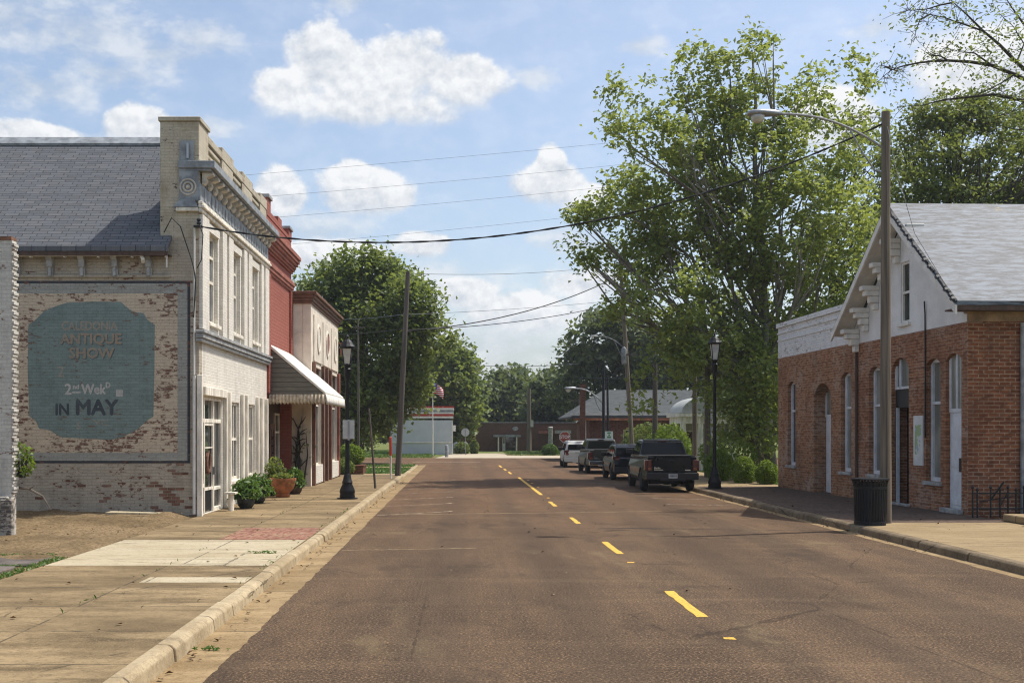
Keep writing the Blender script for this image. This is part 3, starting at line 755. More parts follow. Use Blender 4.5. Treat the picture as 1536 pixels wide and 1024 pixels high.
M_WHITEW = speck((.74, .68, .57), .28, 3, .75, name='worn_white_wood', bump=.35, stretch=(2, 2, .5))
M_WHITE = speck((.72, .70, .64), .12, 3, .6, name='white_trim_paint', bump=.15)
M_GREYT = speck((.25, .265, .275), .35, 4, .6, name='grey_painted_metal', bump=.3)
M_CORN = speck((.33, .33, .32), .35, 5, .65, name='faded_cornice_paint', bump=.3)
M_CORNW = speck((.55, .5, .42), .3, 6, .7, name='flaking_bracket_paint', bump=.3)
M_BLACK = speck((.012, .013, .015), .3, 8, .5, name='black_paint', bump=.1)
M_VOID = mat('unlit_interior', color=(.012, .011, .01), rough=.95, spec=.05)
M_STEEL = mat('dull_steel', color=(.4, .4, .4), rough=.4, metal=.8)
def m_glass(name, c, rough=.04):
    def fn(k, co):
        n = k.noise(k.map(co, (1, 1, .6)), 1.4, 3, .5)
        return dict(c=k.mix(k.ramp(n, .35, .7), c, tuple(q * 1.9 for q in c)), n=k.bump(k.noise(co, 1.3, 2), .12, .02))
    return mat(name, fn, c, rough, spec=.8)
M_GLASS = m_glass('shop_glass', (.014, .016, .017))
M_GLASSB = m_glass('upper_glass', (.10, .125, .15), .06)
M_GLASSL = m_glass('curtained_glass', (.16, .16, .14), .1)
def m_shingle():
    def fn(k, co):
        x, y, z = k.sep(co)
        v = k.comb(x, k.math('MULTIPLY', y, 1.36), 0.0)
        c, f = k.brick(v, .36, .12, .012, (.102, .105, .11), (.15, .152, .156), (.04, .043, .05), off=.37)
        n = k.noise(co, 3, 5, .7); n2 = k.noise(v, 30, 3, .7)
        c = k.mix(k.math('MULTIPLY', k.ramp(n, .4, .7), .4), c, (.12, .128, .15))
        c = k.mix(k.math('MULTIPLY', k.ramp(n2, .5, .7), .4), c, (.2, .205, .215))
        return dict(c=c, n=k.bump(k.math('SUBTRACT', 1.0, f), .5, .015))
    return mat('grey_shingles', fn, rough=.9, spec=.2)
M_SHING = m_shingle()

def window(parent, M, a, b, c, e, din, mf, mg, rails=(), mull=(), fw=.07, sill=True, name='window', depth=.07, msill=None, rise=0.0, fl=None):
    """sash window set back `din` into the opening: frame mesh with pane and sill under it"""
    mb = MB(); d0, d1 = -din, -din - depth
    e2 = e - rise * .0
    mb.mbox(M, a, a + fw, d1, d0, c, e2); mb.mbox(M, b - fw, b, d1, d0, c, e2)
    mb.mbox(M, a + fw, b - fw, d1, d0 - .003, c, c + fw); mb.mbox(M, a + fw, b - fw, d1, d0 - .003, e2 - fw, e2)
    for z in rails: mb.mbox(M, a + fw, b - fw, d1 + .005, d0 - .006, z - .035, z + .035)
    for u in mull: mb.mbox(M, u - .025, u + .025, d1 + .008, d0 - .009, c + fw, e2 - fw)
    w = mb.build(name, mf, parent)
    g = MB(); g.mbox(M, a + fw * .5, b - fw * .5, d1 - .012, d1 + .012, c + fw * .5, e2 - fw * .5); g.build('pane', mg, w)
    if sill:
        s = MB(); s.mbox(M, a - .08, b + .08, -din - .02, .09, c - .1, c - .002); s.build('sill', msill or mf, w, bevel=.01)
    return w

# ------------------------------------------------------------------ corner shop with the painted wall
cs = thing('corner_shop', 'two-storey cream brick corner shop with faded painted sign on its side wall', 'building', (-6.41, 27.0, .15))
FX = MX(-6.41); SY = MY(27.0)
ops = [(27.4, 29.7, .15, 3.1), (30.55, 31.95, .85, 3.05), (33.0, 34.4, .85, 3.05), (27.95, 29.1, 5.0, 7.3), (30.9, 32.05, 5.0, 7.3), (33.7, 34.85, 5.0, 7.3)]
mb = MB(); wall(mb, FX, 27.32, 36.48, .0, 8.8, ops, 0, -.35)
for z0, z1 in ((4.75, 7.55),):
    for a, b in ((27.02, 27.75), (29.32, 29.85), (30.12, 30.72), (32.25, 32.72), (32.95, 33.5), (35.05, 35.5), (35.75, 36.46)):
        mb.mbox(FX, a, b, .002, .09, z0, z1)
for a in (27.95, 30.9, 33.7):        # blind panels above each window
    mb.mbox(FX, a - .05, a + 1.2, .003, .05, 7.3, 7.5)
mb.build('front_wall', M_CREAM, cs)
mb = MB(); mb.box(-13, 27.0, -.1, -6.41, 27.32, 6.95); mb.build('side_wall', M_SIDEP, cs)
mb = MB(); mb.box(-7.36, 26.99, 6.95, -6.403, 28.0, 9.82); mb.box(-7.4, 26.95, 9.82, -6.36, 28.04, 9.93)
mb.box(-6.8, 28.0, 8.8, -6.52, 36.48, 9.55)
for k, (a, b, hi) in enumerate(((28.0, 29.65, 0), (29.65, 31.1, 1), (31.1, 32.4, 0), (32.4, 34.0, 1), (34.0, 35.3, 0), (35.3, 36.48, 1))):
    mb.box(-6.84, a, 9.55, -6.40, b, 9.74 + .14 * hi)
    if hi: mb.box(-6.515, a + .02, 8.85, -6.415, b - .02, 9.55)
    else:
        for zz in (9.0, 9.2, 9.4): mb.box(-6.515, a + .1, zz, -6.44, b - .1, zz + .1)
mb.build('parapet', M_PIER, cs, bevel=.012)
# roof
mb = MB()
mb.hexa([(-14, 26.6, 6.58), (-7.06, 26.6, 6.58), (-7.06, 26.94, 6.89), (-14, 26.94, 6.89)], [(-14, 26.6, 6.7), (-7.06, 26.6, 6.7), (-7.06, 26.94, 7.01), (-14, 26.94, 7.01)])
mb.hexa([(-14, 26.94, 6.89), (-7.365, 26.94, 6.89), (-7.365, 30.5, 10.14), (-14, 30.5, 10.14)], [(-14, 26.94, 7.01), (-7.365, 26.94, 7.01), (-7.365, 30.5, 10.26), (-14, 30.5, 10.26)])
mb.hexa([(-14, 30.5, 10.14), (-7.365, 30.5, 10.14), (-7.365, 37, 4.3), (-14, 37, 4.3)], [(-14, 30.5, 10.26), (-7.365, 30.5, 10.26), (-7.365, 37, 4.42), (-14, 37, 4.42)])
rf = mb.build('roof', M_SHING, cs)
mb = MB(); mb.hexa([(-14, 30.3, 10.09), (-7.37, 30.3, 10.09), (-7.37, 30.52, 10.3), (-14, 30.52, 10.3)], [(-14, 30.28, 10.15), (-7.37, 30.28, 10.15), (-7.37, 30.52, 10.38), (-14, 30.52, 10.38)])
mb.build('ridge_cap', M_GREYT, rf)
mb = MB(); mb.box(-14, 26.62, 6.47, -7.07, 26.66, 6.575); mb.box(-14, 26.66, 6.5, -7.07, 27.0, 6.52); mb.build('fascia', M_BROWND, rf)
mb = MB(); mb.tube([(-13, 26.72, 6.5), (-7.75, 26.72, 6.52)], .05, 8); mb.tube([(-7.75, 26.72, 6.52), (-7.7, 26.72, 6.4), (-7.72, 26.8, 6.35)], .05, 8)
for q in range(8): mb.box(-12.9 + q * .82, 26.66, 6.44, -12.86 + q * .82, 26.785, 6.6)
mb.build('gutter_pipe', M_WHITE, rf)
mb = MB(); mb.tube([(-7.12, 26.7, 6.5), (-7.12, 26.7, 6.2)], .02, 6); mb.build('conduit', M_WHITE, cs)
for x in (25, 75, 123, 172, 223):
    X = px(x, 26.9); mb = MB()
    prism(mb, lambda u, d, z: (X + d, u, z), [(26.99, 5.98), (26.93, 6.0), (26.9, 6.2), (26.84, 6.24), (26.82, 6.4), (26.74, 6.46), (26.74, 6.49), (26.99, 6.49)], -.07, .07)
    mb.box(X - .03, 26.86, 6.02, X + .03, 26.92, 6.36)
    mb.build('eave_bracket', M_CORN, cs)
mb = MB(); mb.box(-13, 26.94, 5.99, -7.1, 26.995, 6.05); mb.build('eave_moulding', M_SIDEP, cs)
# street cornice
mb = MB()
mb.box(-6.9, 26.9, 8.66, -6.0, 36.55, 8.84); mb.box(-6.9, 26.94, 8.6, -6.1, 36.52, 8.655)
mb.build('cornice', M_GREYT, cs, bevel=.01)
cor = cs.children[-1]
mb = MB(); mb.box(-6.88, 26.93, 7.86, -6.4, 26.985, 8.6); mb.box(-6.405, 26.93, 7.86, -6.355, 36.46, 8.3); mb.box(-6.405, 27.6, 8.3, -6.37, 36.46, 8.6)
for q in range(22): mb.box(-6.354, 27.3 + q * .415, 7.93, -6.34, 27.5 + q * .415, 8.22)
mb.build('frieze', M_GREYT, cs, bevel=.006)
fz = cs.children[-1]
mb = MB()
mb.box(-6.405, 26.9, 7.58, -6.31, 36.5, 7.68); mb.box(-6.405, 26.9, 7.685, -6.25, 36.5, 7.77); mb.box(-6.405, 26.9, 7.775, -6.29, 36.5, 7.855)
mb.box(-6.95, 26.88, 7.6, -6.41, 26.98, 7.7)
mb.build('architrave', M_WHITEW, cs, bevel=.015)
mb = MB(); mb.hexa([(-7.0, 26.86, 7.7), (-6.41, 26.86, 7.7), (-6.41, 26.98, 7.7), (-7.0, 26.98, 7.7)], [(-6.85, 26.9, 7.9), (-6.5, 26.9, 7.9), (-6.5, 26.98, 7.9), (-6.85, 26.98, 7.9)]); mb.build('pediment_block', M_GREYT, cs)
for q in range(17):
    Y = 27.1 + q * .57; mb = MB()
    prism(mb, lambda u, d, z: (u, Y + d, z), [(-6.36, 8.3), (-6.3, 8.3), (-6.24, 8.4), (-6.26, 8.47), (-6.16, 8.5), (-6.08, 8.53), (-6.08, 8.595), (-6.36, 8.595)], 0, .22)
    mb.build('bracket', M_CORNW, cor, bevel=.01)
mb = MB()
for r, w in ((.19, .022), (.11, .026)):
    mb.tube([(-6.66 + r * math.cos(q * math.pi / 10), 26.925, 8.2 + r * math.sin(q * math.pi / 10)) for q in range(21)], w, 6)
mb.tube([(-6.66, 26.93, 8.2), (-6.66, 26.88, 8.2)], [.06, .03], 10)
mb.build('rosette', M_CORNW, fz)
mb = MB(); mb.box(-6.88, 26.96, 8.85, -6.52, 26.987, 9.34); mb.build('metal_plate', M_GREYT, cs)
mb = MB(); mb.tube([(-6.67, 26.94, 8.9), (-6.67, 26.94, 9.27)], .035, 8); mb.build('vent_pipe', M_STEEL, cs)
# ledge between the storeys
mb = MB(); mb.box(-6.45, 26.86, 4.42, -6.3, 36.5, 4.5); mb.box(-6.45, 26.83, 4.505, -6.26, 36.52, 4.62); mb.box(-6.45, 26.8, 4.625, -6.22, 36.55, 4.7)
mb.build('ledge', M_CORN, cs, bevel=.012)
for a in (27.95, 30.9, 33.7): window(cs, FX, a, a + 1.15, 5.0, 7.3, .1, M_WHITEW, M_GLASSB, rails=(6.1, 6.75), fw=.09)
for a in (30.55, 33.0):
    window(cs, FX, a, a + 1.4, .85, 3.05, .06, M_WHITEW, M_GLASS, rails=(2.0,), mull=(a + .95,), fw=.09, name='shop_window')
for a in (29.78, 30.28, 32.1, 32.7, 34.5, 35.2, 36.1):
    mb = MB(); mb.mbox(FX, a, a + .16, .002, .1, .15, 3.3); mb.build('pilaster', M_WHITEW, cs, bevel=.012)
mb = MB(); mb.mbox(FX, 27.32, 29.77, .002, .1, 3.12, 3.34); mb.build('lintel', M_WHITEW, cs, bevel=.012)
# shop entrance
mb = MB()
for a, b in ((27.4, 27.46), (27.71, 27.76), (28.76, 28.83), (29.64, 29.7)): mb.mbox(FX, a, b, -.14, -.03, .15, 3.1)
for z0, z1 in ((2.44, 2.54), (3.02, 3.1)): mb.mbox(FX, 27.4, 29.7, -.13, -.035, z0, z1)
mb.mbox(FX, 28.83, 29.64, -.13, -.04, .68, .77); mb.mbox(FX, 28.83, 29.64, -.13, -.04, .15, .24); mb.mbox(FX, 27.46, 27.71, -.13, -.04, .8, .9)
en = mb.build('entrance_frame', M_WHITEW, cs, bevel=.008)
g = MB(); g.mbox(FX, 27.42, 29.68, -.125, -.1, .16, 3.08); g.build('pane', M_GLASS, en)
mb = MB(); mb.mbox(FX, 27.77, 27.82, -.09, -.04, .16, 2.43); mb.mbox(FX, 28.7, 28.75, -.09, -.04, .16, 2.43); mb.mbox(FX, 27.82, 28.7, -.088, -.042, .72, .79); mb.mbox(FX, 27.82, 28.7, -.088, -.042, 1.79, 1.82); mb.mbox(FX, 27.82, 28.7, -.088, -.042, 2.37, 2.43)
dr = mb.build('door', M_WHITEW, cs)
g = MB(); g.mbox(FX, 27.86, 28.66, -.085, -.07, .2, .71); g.build('kick_panel', M_BLACK, dr)
g = MB(); g.mbox(FX, 28.69, 28.73, -.04, .03, 1.1, 1.3); g.build('handle', M_STEEL, dr)
# wreath hanging in the door glass
g = MB(); pts = [FX(28.25 + .18 * math.cos(q * .5), -.055, 1.42 + .26 * math.sin(q * .5)) for q in range(14)]
g.tube(pts, .045, 6); g.build('door_wreath', M_BROWN, dr)
mb = MB(); mb.box(-6.43, 26.87, .1, -6.3, 27.0, 3.6); mb.build('corner_board', M_WHITEW, cs, bevel=.01)
mb = MB(); mb.tube([(-6.5, 26.9, 3.6), (-6.5, 26.92, 7.2)], .025, 6); mb.tube([(-6.5, 26.9, .2), (-6.5, 26.9, 3.58)], .04, 8); mb.build('conduit', M_WHITE, cs)
mb = MB(); mb.box(-6.5, 26.82, 7.2, -6.3, 26.95, 7.24)
for zz in (7.25, 7.33): mb.lathe([(.03, 0), (.055, .02), (.055, .05), (.03, .07)], (-6.36, 26.78, zz), 8)
mb.tube([(-6.36, 26.78, 7.3), (-6.25, 26.75, 7.0), (-6.3, 26.8, 6.4), (-6.42, 26.85, 6.2)], .012, 5)
mb.tube([(-7.2, 26.75, 7.05), (-7.0, 26.7, 7.4), (-6.8, 26.75, 7.2), (-6.55, 26.85, 6.4), (-6.5, 26.86, 6.2)], .014, 5)
mb.tube([(-6.5, 26.86, 6.2), (-6.45, 26.84, 5.9), (-6.5, 26.86, 5.0)], .016, 5); mb.build('service_wires', M_BLACK, cs)
# painted wall sign
def sheetw(name, x0, x1, z0, z1, d, m, parent):
    mb = MB(); mb.mbox(SY, x0, x1, .0005, d, z0, z1); return mb.build(name, m, parent)
mu = sheetw('painted_sign', -11.75, -6.62, 1.44, 5.91, .004, M_MDARK, cs)
sheetw('sign_border', -11.66, -6.69, 1.5, 5.85, .007, M_MGREY, mu)
sheetw('sign_field', -11.4, -6.93, 1.7, 5.6, .010, M_MBEIGE, mu)
oc = [(15, 180), (50, 160), (82, 128), (105, 105), (130, 82), (200, 50), (300, 18), (480, 12), (690, 14), (730, 50), (775, 84), (855, 96), (885, 145), (938, 182), (935, 500), (928, 850), (880, 880), (848, 910), (815, 942), (700, 1002), (620, 1020), (430, 1012), (255, 1002), (165, 948), (92, 940), (68, 882), (22, 850), (8, 500)]
q = [(px(40 + a / 4.875, 27), pz(450 + b / 4.875, 27)) for a, b in oc]
mb = MB(); prism(mb, SY, q, .0101, .013); mb.build('sign_medallion', M_MTEAL, mu)
def mur(s, cx, ybase, hpx, m, sx=1.0, d=.0145, bold=.0, shear=0.0):
    hh = hpx / 4.875 * 27 / F
    return text(s, hh / .72, SY, px(40 + cx / 4.875, 27), pz(450 + ybase / 4.875, 27), d, m, mu, sx=sx, bold=bold, shear=shear)
for dd, m, off in ((.0145, M_LSHAD, 7), (.016, M_LBEIGE, 0)):
    mur('ANTIQUE', 472 + off, 318 + off, 76, m, .98, dd, .012); mur('SHOW', 475 + off, 422 + off, 76, m, 1.02, dd, .012)
mur('CALEDONIA', 460, 218, 64, M_LPALE, .82, .0145, .006)
mur('2', 305, 688, 80, M_LWHITE, .95, .016, .01); mur('nd', 362, 648, 34, M_LWHITE, 1.0, .016, .005); mur('Wek', 490, 685, 74, M_LWHITE, .85, .016, .012); mur('D', 596, 640, 40, M_LWHITE, .9, .016, .008)
mb = MB(); mb.mbox(SY, px(40 + 335 / 4.875, 27), px(40 + 395 / 4.875, 27), .014, .016, pz(450 + 680 / 4.875, 27), pz(450 + 668 / 4.875, 27)); mb.build('lettering', M_LWHITE, mu); mb = MB()
mb.mbox(SY, px(40 + 655 / 4.875, 27), px(40 + 705 / 4.875, 27), .014, .016, pz(450 + 705 / 4.875, 27), pz(450 + 655 / 4.875, 27)); mb.build('lettering', M_LWHITE, mu)
mur('IN', 262, 838, 84, M_LDARK, .9, .0145, .014); mur('MAY', 512, 836, 112, M_LDARK, .98, .0145, .02)
mur('S', 382, 940, 46, M_LPALE, 1.1, .0145); mur('YC', 545, 915, 40, M_LPALE, 1.6, .0145)
mur('2', 250, 560, 80, M_LPALE, 1.0, .0145)
# bricks laid bare where the paint has come off
mb = MB(); rnd = random.Random(21)
for r in range(76):
    for cq in range(60):
        z = r * .075 + .1; X = -11.7 + cq * .21 + (.105 if r % 2 else 0)
        if X + .2 > -6.45: continue
        pr = 0.0
        if z < 1.4: pr = .75 * max(0, 1 - abs(X + 6.75) / .95) * (1.2 if z > .75 else .75) + .05
        elif z > 5.98 and z < 6.4: pr = .5 * max(0, 1 - abs(X + 7.9) / 1.4)
        elif z > 5.0 and z < 5.66: pr = .0
        pr *= 1.3 * max(0, .5 + MN.noise((X * 1.7, z * 2.6, 4)))
        if rnd.random() < pr: mb.mbox(SY, X + .006, X + .204, .0006, .004 + rnd.uniform(0, .002), z + .005, z + .07)
mb.build('exposed_brick', raw_brick('bare_soft_brick', (.2, .085, .055), (.3, .14, .09), (.25, .2, .15), .21, .075, chalk=.5), cs)
# rear of the block so that the shop is a closed volume
mb = MB(); mb.box(-13, 36.2, 0, -6.8, 36.45, 6); mb.build('rear_wall', M_SIDEP, cs)

# ------------------------------------------------------------------ red painted shop
rs = thing('red_shop', 'narrow red painted brick shop with corbelled cornice and white awning', 'building', (-6.41, 36.5, .15))
mb = MB(); wall(mb, FX, 36.5, 41.8, 0, 9.3, [(36.75, 41.6, .15, 3.4)], -.002, -.4)
mb.box(-12, 36.5, 5.0, -6.82, 36.62, 9.3); mb.box(-12, 41.7, 0, -6.82, 41.8, 9.3); mb.build('front_wall', M_REDB, rs)
mb = MB()
mb.box(-6.9, 36.5, 9.3, -6.42, 41.8, 9.42)
for a, b, h in ((36.5, 37.2, 10.0), (37.2, 38.7, 9.62), (38.7, 39.5, 9.8), (39.5, 41.1, 9.55), (41.1, 41.82, 9.8)):
    mb.box(-6.88, a, 9.42, -6.40, b, h)
mb.build('parapet', M_REDB, rs)
mb = MB(); mb.box(-6.95, 36.52, 10.0, -6.34, 37.25, 10.12); mb.box(-6.95, 41.05, 9.8, -6.34, 41.86, 9.9); mb.build('coping', M_CORN, rs, bevel=.01)
mb = MB()
for k, (dx, z0, z1) in enumerate(((.06, 8.2, 8.27), (.12, 8.275, 8.36), (.18, 8.365, 8.46), (.25, 8.465, 8.56), (.31, 8.565, 8.68), (.36, 8.685, 8.82), (.3, 8.825, 8.9))):
    mb.box(-6.45, 36.5 - .0, z0, -6.41 + dx, 41.82 + dx * .3, z1)
for k, (dx, z0, z1) in enumerate(((.05, 7.5, 7.58), (.1, 7.585, 7.7), (.14, 7.705, 7.83), (.08, 7.835, 7.92))):
    mb.box(-6.45, 36.5, z0, -6.41 + dx, 41.82 + dx * .3, z1)
mb.build('cornice', M_REDT, rs, bevel=.01)
for a, b in ((41.3, 41.78), (36.5, 36.9)):
    mb = MB(); mb.box(-6.412, a, 3.5, -6.33, b, 7.49); mb.build('pilaster', M_REDB, rs)
# shop front under the awning
mb = MB(); mb.mbox(FX, 36.7, 41.65, -.5, -.42, .15, 3.4); mb.build('shop_front', M_BROWND, rs)
for a, b in ((37.0, 37.9), (38.0, 38.9), (40.3, 41.3)):
    window(rs, FX, a, b, .9, 2.9, .36, M_WHITEW, M_GLASS, sill=False, rails=(2.2,), name='window')
mb = MB(); mb.mbox(FX, 39.1, 40.1, -.42, -.33, .15, 2.5); dd_ = mb.build('door', M_BROWN, rs)
g = MB(); g.mbox(FX, 39.3, 39.9, -.33, -.32, 1.1, 2.3); g.build('pane', M_GLASS, dd_)
mb = MB(); mb.mbox(FX, 41.62, 41.78, -.1, .02, .15, 3.4); mb.build('red_post', M_REDT, rs)
# awning
A0, A1, AX, ZT, ZB = 36.85, 42.45, -4.5, 5.0, 3.45
def m_awn():
    def fn(k, co):
        n = k.noise(co, 2.5, 5, .6); y = k.sep(co)[1]
        rib = line_mask(k, y, .4, .03)
        c = k.mix(k.ramp(n, .4, .75), (.76, .73, .66), (.58, .53, .44)); c = k.mix(k.math('MULTIPLY', rib, .35), c, (.4, .37, .3))
        return dict(c=c, n=k.bump(k.math('SUBTRACT', n, rib), .25, .02))
    return mat('awning_white_metal', fn, rough=.5)
def m_siding():
    def fn(k, co):
        z = k.sep(co)[2]; t = k.math('FRACT', k.math('DIVIDE', z, .155)); n = k.noise(k.map(co, (1, 1, 6)), 4, 4, .6)
        c = k.mix(k.ramp(n, .35, .7), (.125, .115, .095), (.175, .16, .13)); c = k.mix(k.math('LESS_THAN', t, .14), c, (.05, .045, .038))
        return dict(c=c, n=k.bump(t, .8, .02))
    return mat('awning_siding', fn, rough=.6)
M_AWN = m_awn(); M_SID = m_siding()
mb = MB(); prism(mb, lambda u, d, z: (u, d, z), [(-6.4, ZT + .05), (AX, ZB), (AX, ZB + .09), (-6.4, ZT + .16)], A0 - .03, A1 + .03)
aw = mb.build('awning', M_AWN, rs, bevel=.008)
for yy in (A0, A1 - .04):
    mb = MB(); prism(mb, lambda u, d, z: (u, yy + d, z), [(-6.4, ZB + .02), (AX - .05, ZB + .02), (-6.4, ZT + .03)], 0, .04)
    mb.build('side_panel', M_SID, aw)
mb = MB(); mb.tube([(-6.36, A0 - .02, ZB + .1), (-6.36, A0 - .02, ZT - .1)], .02, 6); mb.build('support_rod', M_WHITE, aw)
def valance(a, b, n):
    mb = MB(); a = Vector(a); b = Vector(b); nr = (b - a).normalized().cross(Vector((0, 0, 1)))
    rows = []
    for q in range(n * 6 + 1):
        t = q / (n * 6); ph = (q % 6) / 6 * math.pi
        off = nr * (.035 * math.sin(2 * math.pi * q / 6)); p = a.lerp(b, t) + off
        rows.append([p + Vector((0, 0, .02)), p + nr * .02 - Vector((0, 0, .18)), p + nr * .03 - Vector((0, 0, .24 + .075 * abs(math.sin(ph))))])
    for r0, r1 in zip(rows, rows[1:]):
        for j in range(2): mb.poly([r0[j], r1[j], r1[j + 1], r0[j + 1]])
    return mb
M_VAL = speck((.52, .43, .31), .35, 9, .7, name='stained_valance', bump=.2)
va = valance((-6.4, A0 - .05, ZB), (AX, A0 - .05, ZB), 16); vb = valance((AX + .01, A0 - .05, ZB), (AX + .01, A1 + .05, ZB), 40); 
vo = va.build('valance', M_VAL, aw, smooth='all', merge=True); sm = vo.modifiers.new('thick', 'SOLIDIFY'); sm.thickness = .008
vo = vb.build('valance', M_AWN, aw, smooth='all', merge=True); sm = vo.modifiers.new('thick', 'SOLIDIFY'); sm.thickness = .008

# ------------------------------------------------------------------ tan stucco shop
ts = thing('stucco_shop', 'one-storey tan stucco shop with brown cornice and oval panels', 'building', (-5.67, 41.8, .15))
TX = MX(-5.67)
mb = MB(); wall(mb, TX, 41.82, 51.1, 0, 7.1, [(42.3, 44.9, .9, 4.75), (45.25, 46.2, .15, 4.75), (46.5, 47.5, .15, 4.75), (47.9, 50.7, .9, 4.75)], 0, -.3)
mb.box(-12, 41.84, 0, -5.98, 42.1, 7.1); mb.box(-12, 50.8, 0, -5.98, 51.09, 7.1); mb.box(-12, 42.1, 6.6, -5.98, 50.8, 6.8)
mb.build('wall', M_STUCCO, ts)
mb = MB(); mb.box(-12, 41.8, 5.93, -5.69, 41.835, 5.97); mb.build('string_course', M_STUCCO, ts)
mb = MB()
for dx, z0, z1 in ((.05, 7.08, 7.18), (.1, 7.185, 7.3), (.16, 7.305, 7.42), (.24, 7.425, 7.54)):
    mb.box(-12, 41.8 - dx, z0, -5.67 + dx, 51.12 + dx, z1)
mb.build('cornice', M_BROWN, ts, bevel=.012)
for i, (a, b) in enumerate(((42.5, 45.0), (45.35, 47.95), (48.25, 50.75))):
    mb = MB(); mb.mbox(TX, a, b, .001, .05, 4.95, 6.75); pn = mb.build('wall_panel', M_STUCCO, ts, bevel=.01)
    c = (a + b) / 2; mb = MB(); mb.lathe([(.5, 0), (.5, .04), (.42, .045), (.4, .0)], (0, 0, 0), 24)
    mb.v = [TX(c + x, .05 + z, 5.9 + y * 1.15) for x, y, z in mb.v]; mb.build('oval_rim', M_STUCCO if i != 1 else M_CREAM, pn)
    mb = MB(); mb.lathe([(.41, 0), (.38, .02)], (0, 0, 0), 24)
    mb.v = [TX(c + x, .051 + z, 5.9 + y * 1.15) for x, y, z in mb.v]; mb.build('oval_inset', M_REDT if i == 1 else M_CREAM, pn)
for a in (42.15, 44.95, 46.25, 47.55, 50.72):
    mb = MB(); mb.mbox(TX, a, a + .3, .002, .12, .15, 4.9); mb.build('brown_post', M_BROWN if a != 50.72 else M_REDT, ts, bevel=.01)
for a, b, mm in ((42.45, 43.6, 0), (43.6, 44.9, 0), (47.9, 49.3, 0), (49.3, 50.7, 0)):
    window(ts, TX, a, b, .9, 3.3, .1, M_WHITEW, M_GLASS, sill=False, fw=.06, name='shop_window')
    window(ts, TX, a, b, 3.3, 4.75, .1, M_BROWN, M_GLASSL, sill=False, fw=.06, name='transom_window')
for a, b in ((45.25, 46.2), (46.5, 47.5)):
    mb = MB(); mb.mbox(TX, a, b, -.26, -.18, .15, 4.75); d_ = mb.build('door', M_BROWND if a < 46 else M_REDT, ts)
    g = MB(); g.mbox(TX, a + .15, b - .15, -.18, -.165, 1.0, 2.4); g.build('pane', M_GLASS, d_)
mb = MB(); mb.mbox(TX, 42.46, 44.9, .003, .08, .2, .9); mb.mbox(TX, 47.88, 50.7, .003, .08, .2, .9); mb.build('bulkhead', M_CREAM, ts)
mb = MB(); mb.tube([(-5.67, 50.95, 6.3), (-5.1, 50.95, 6.3)], .03, 6); mb.box(-5.55, 50.93, 5.75, -5.1, 50.97, 6.28); mb.build('blade_sign', speck((.22, .1, .06), .4, 4, .7, name='rusty_sign'), ts)
# dead vine against the tan side wall
vn = thing('dead_vine', 'leafless dark climbing plant against the tan shop side wall', 'vine', (px(447, 41.7), 41.7, .15))
mb = MB(); rnd = random.Random(4); 
for x0 in (446, 449):
    pts = [P(x0 + rnd.uniform(-1.5, 1.5), 722 - q * 10, 41.72) for q in range(9)]; mb.tube(pts, [.1, .09, .08, .07, .05, .04, .03, .025, .015], 6)
    for q in range(12):
        s = pts[rnd.randint(2, 8)]; e = s + Vector((rnd.uniform(-.5, .45), rnd.uniform(-.05, .05), rnd.uniform(-.1, .55))); mb.tube([s, s.lerp(e, .5) + Vector((.05, 0, .06)), e], [.025, .018, .008], 5)
pts = [P(456 + q * 1.4 - (q > 4) * (q - 4) * 2.2, 722 - q * 10, 41.7) for q in range(8)]; mb.tube(pts, [.04, .035, .03, .03, .025, .02, .015, .01], 5)
mb.build('stem', M_DARKBARK, vn)
rng = np.random.default_rng(8); leaves_mesh('foliage', np.array([P(448, 685, 41.7)]) + rng.normal(size=(90, 3)) * np.array([.3, .05, .6]), .12, L_DARK, vn, rng)

# ------------------------------------------------------------------ ruined wall end at the left edge of the photo
wl = thing('ruined_wall', 'end of a free-standing cream brick wall at the left edge', 'wall', (-8.75, 21.5, .1))
mb = MB(); mb.box(-14, 21.5, -.02, -8.77, 21.74, 5.95)
for q in range(79): 
    z = .95 + q * .0635; w = .01 + .02 * ((q * 7) % 3)
    mb.box(-8.769, 21.505, z, -8.77 + w, 21.735, z + .055)
mb.build('brickwork', paint_brick('pale_wall_end_brick', (.60, .57, .50), peel=.74, dirt=.5, seed=5.5, brick=(.2, .11, .08)), wl)
mb = MB(); mb.box(-14, 21.48, 5.952, -8.76, 21.76, 6.02); mb.build('coping', speck((.2, .1, .06), .4, 4, .9, name='rusty_coping'), wl)
mb = MB(); mb.box(-14, 21.38, -.02, -8.8, 21.497, .95); mb.box(-8.95, 21.36, .0, -8.7, 21.495, .9); 
mb.build('plinth', paint_brick('chipped_plinth', (.42, .38, .32), peel=.62, brick=(.1, .09, .08), seed=2.2), wl, bevel=.02)
br = MB(); br.tube([(-8.8, 21.9, 1.1), (-8.5, 21.7, 1.08), (-8.2, 21.6, .95), (-8.05, 21.6, .7)], [.03, .025, .02, .008], 6); br.tube([(-8.5, 21.7, 1.08), (-8.35, 21.6, 1.15)], [.02, .006], 5)
tag(br.build('fallen_branch', M_BARK, None, at=(-8.8, 21.9, .9)), 'dry broken branch sticking out beside the ruined wall end', 'branch')

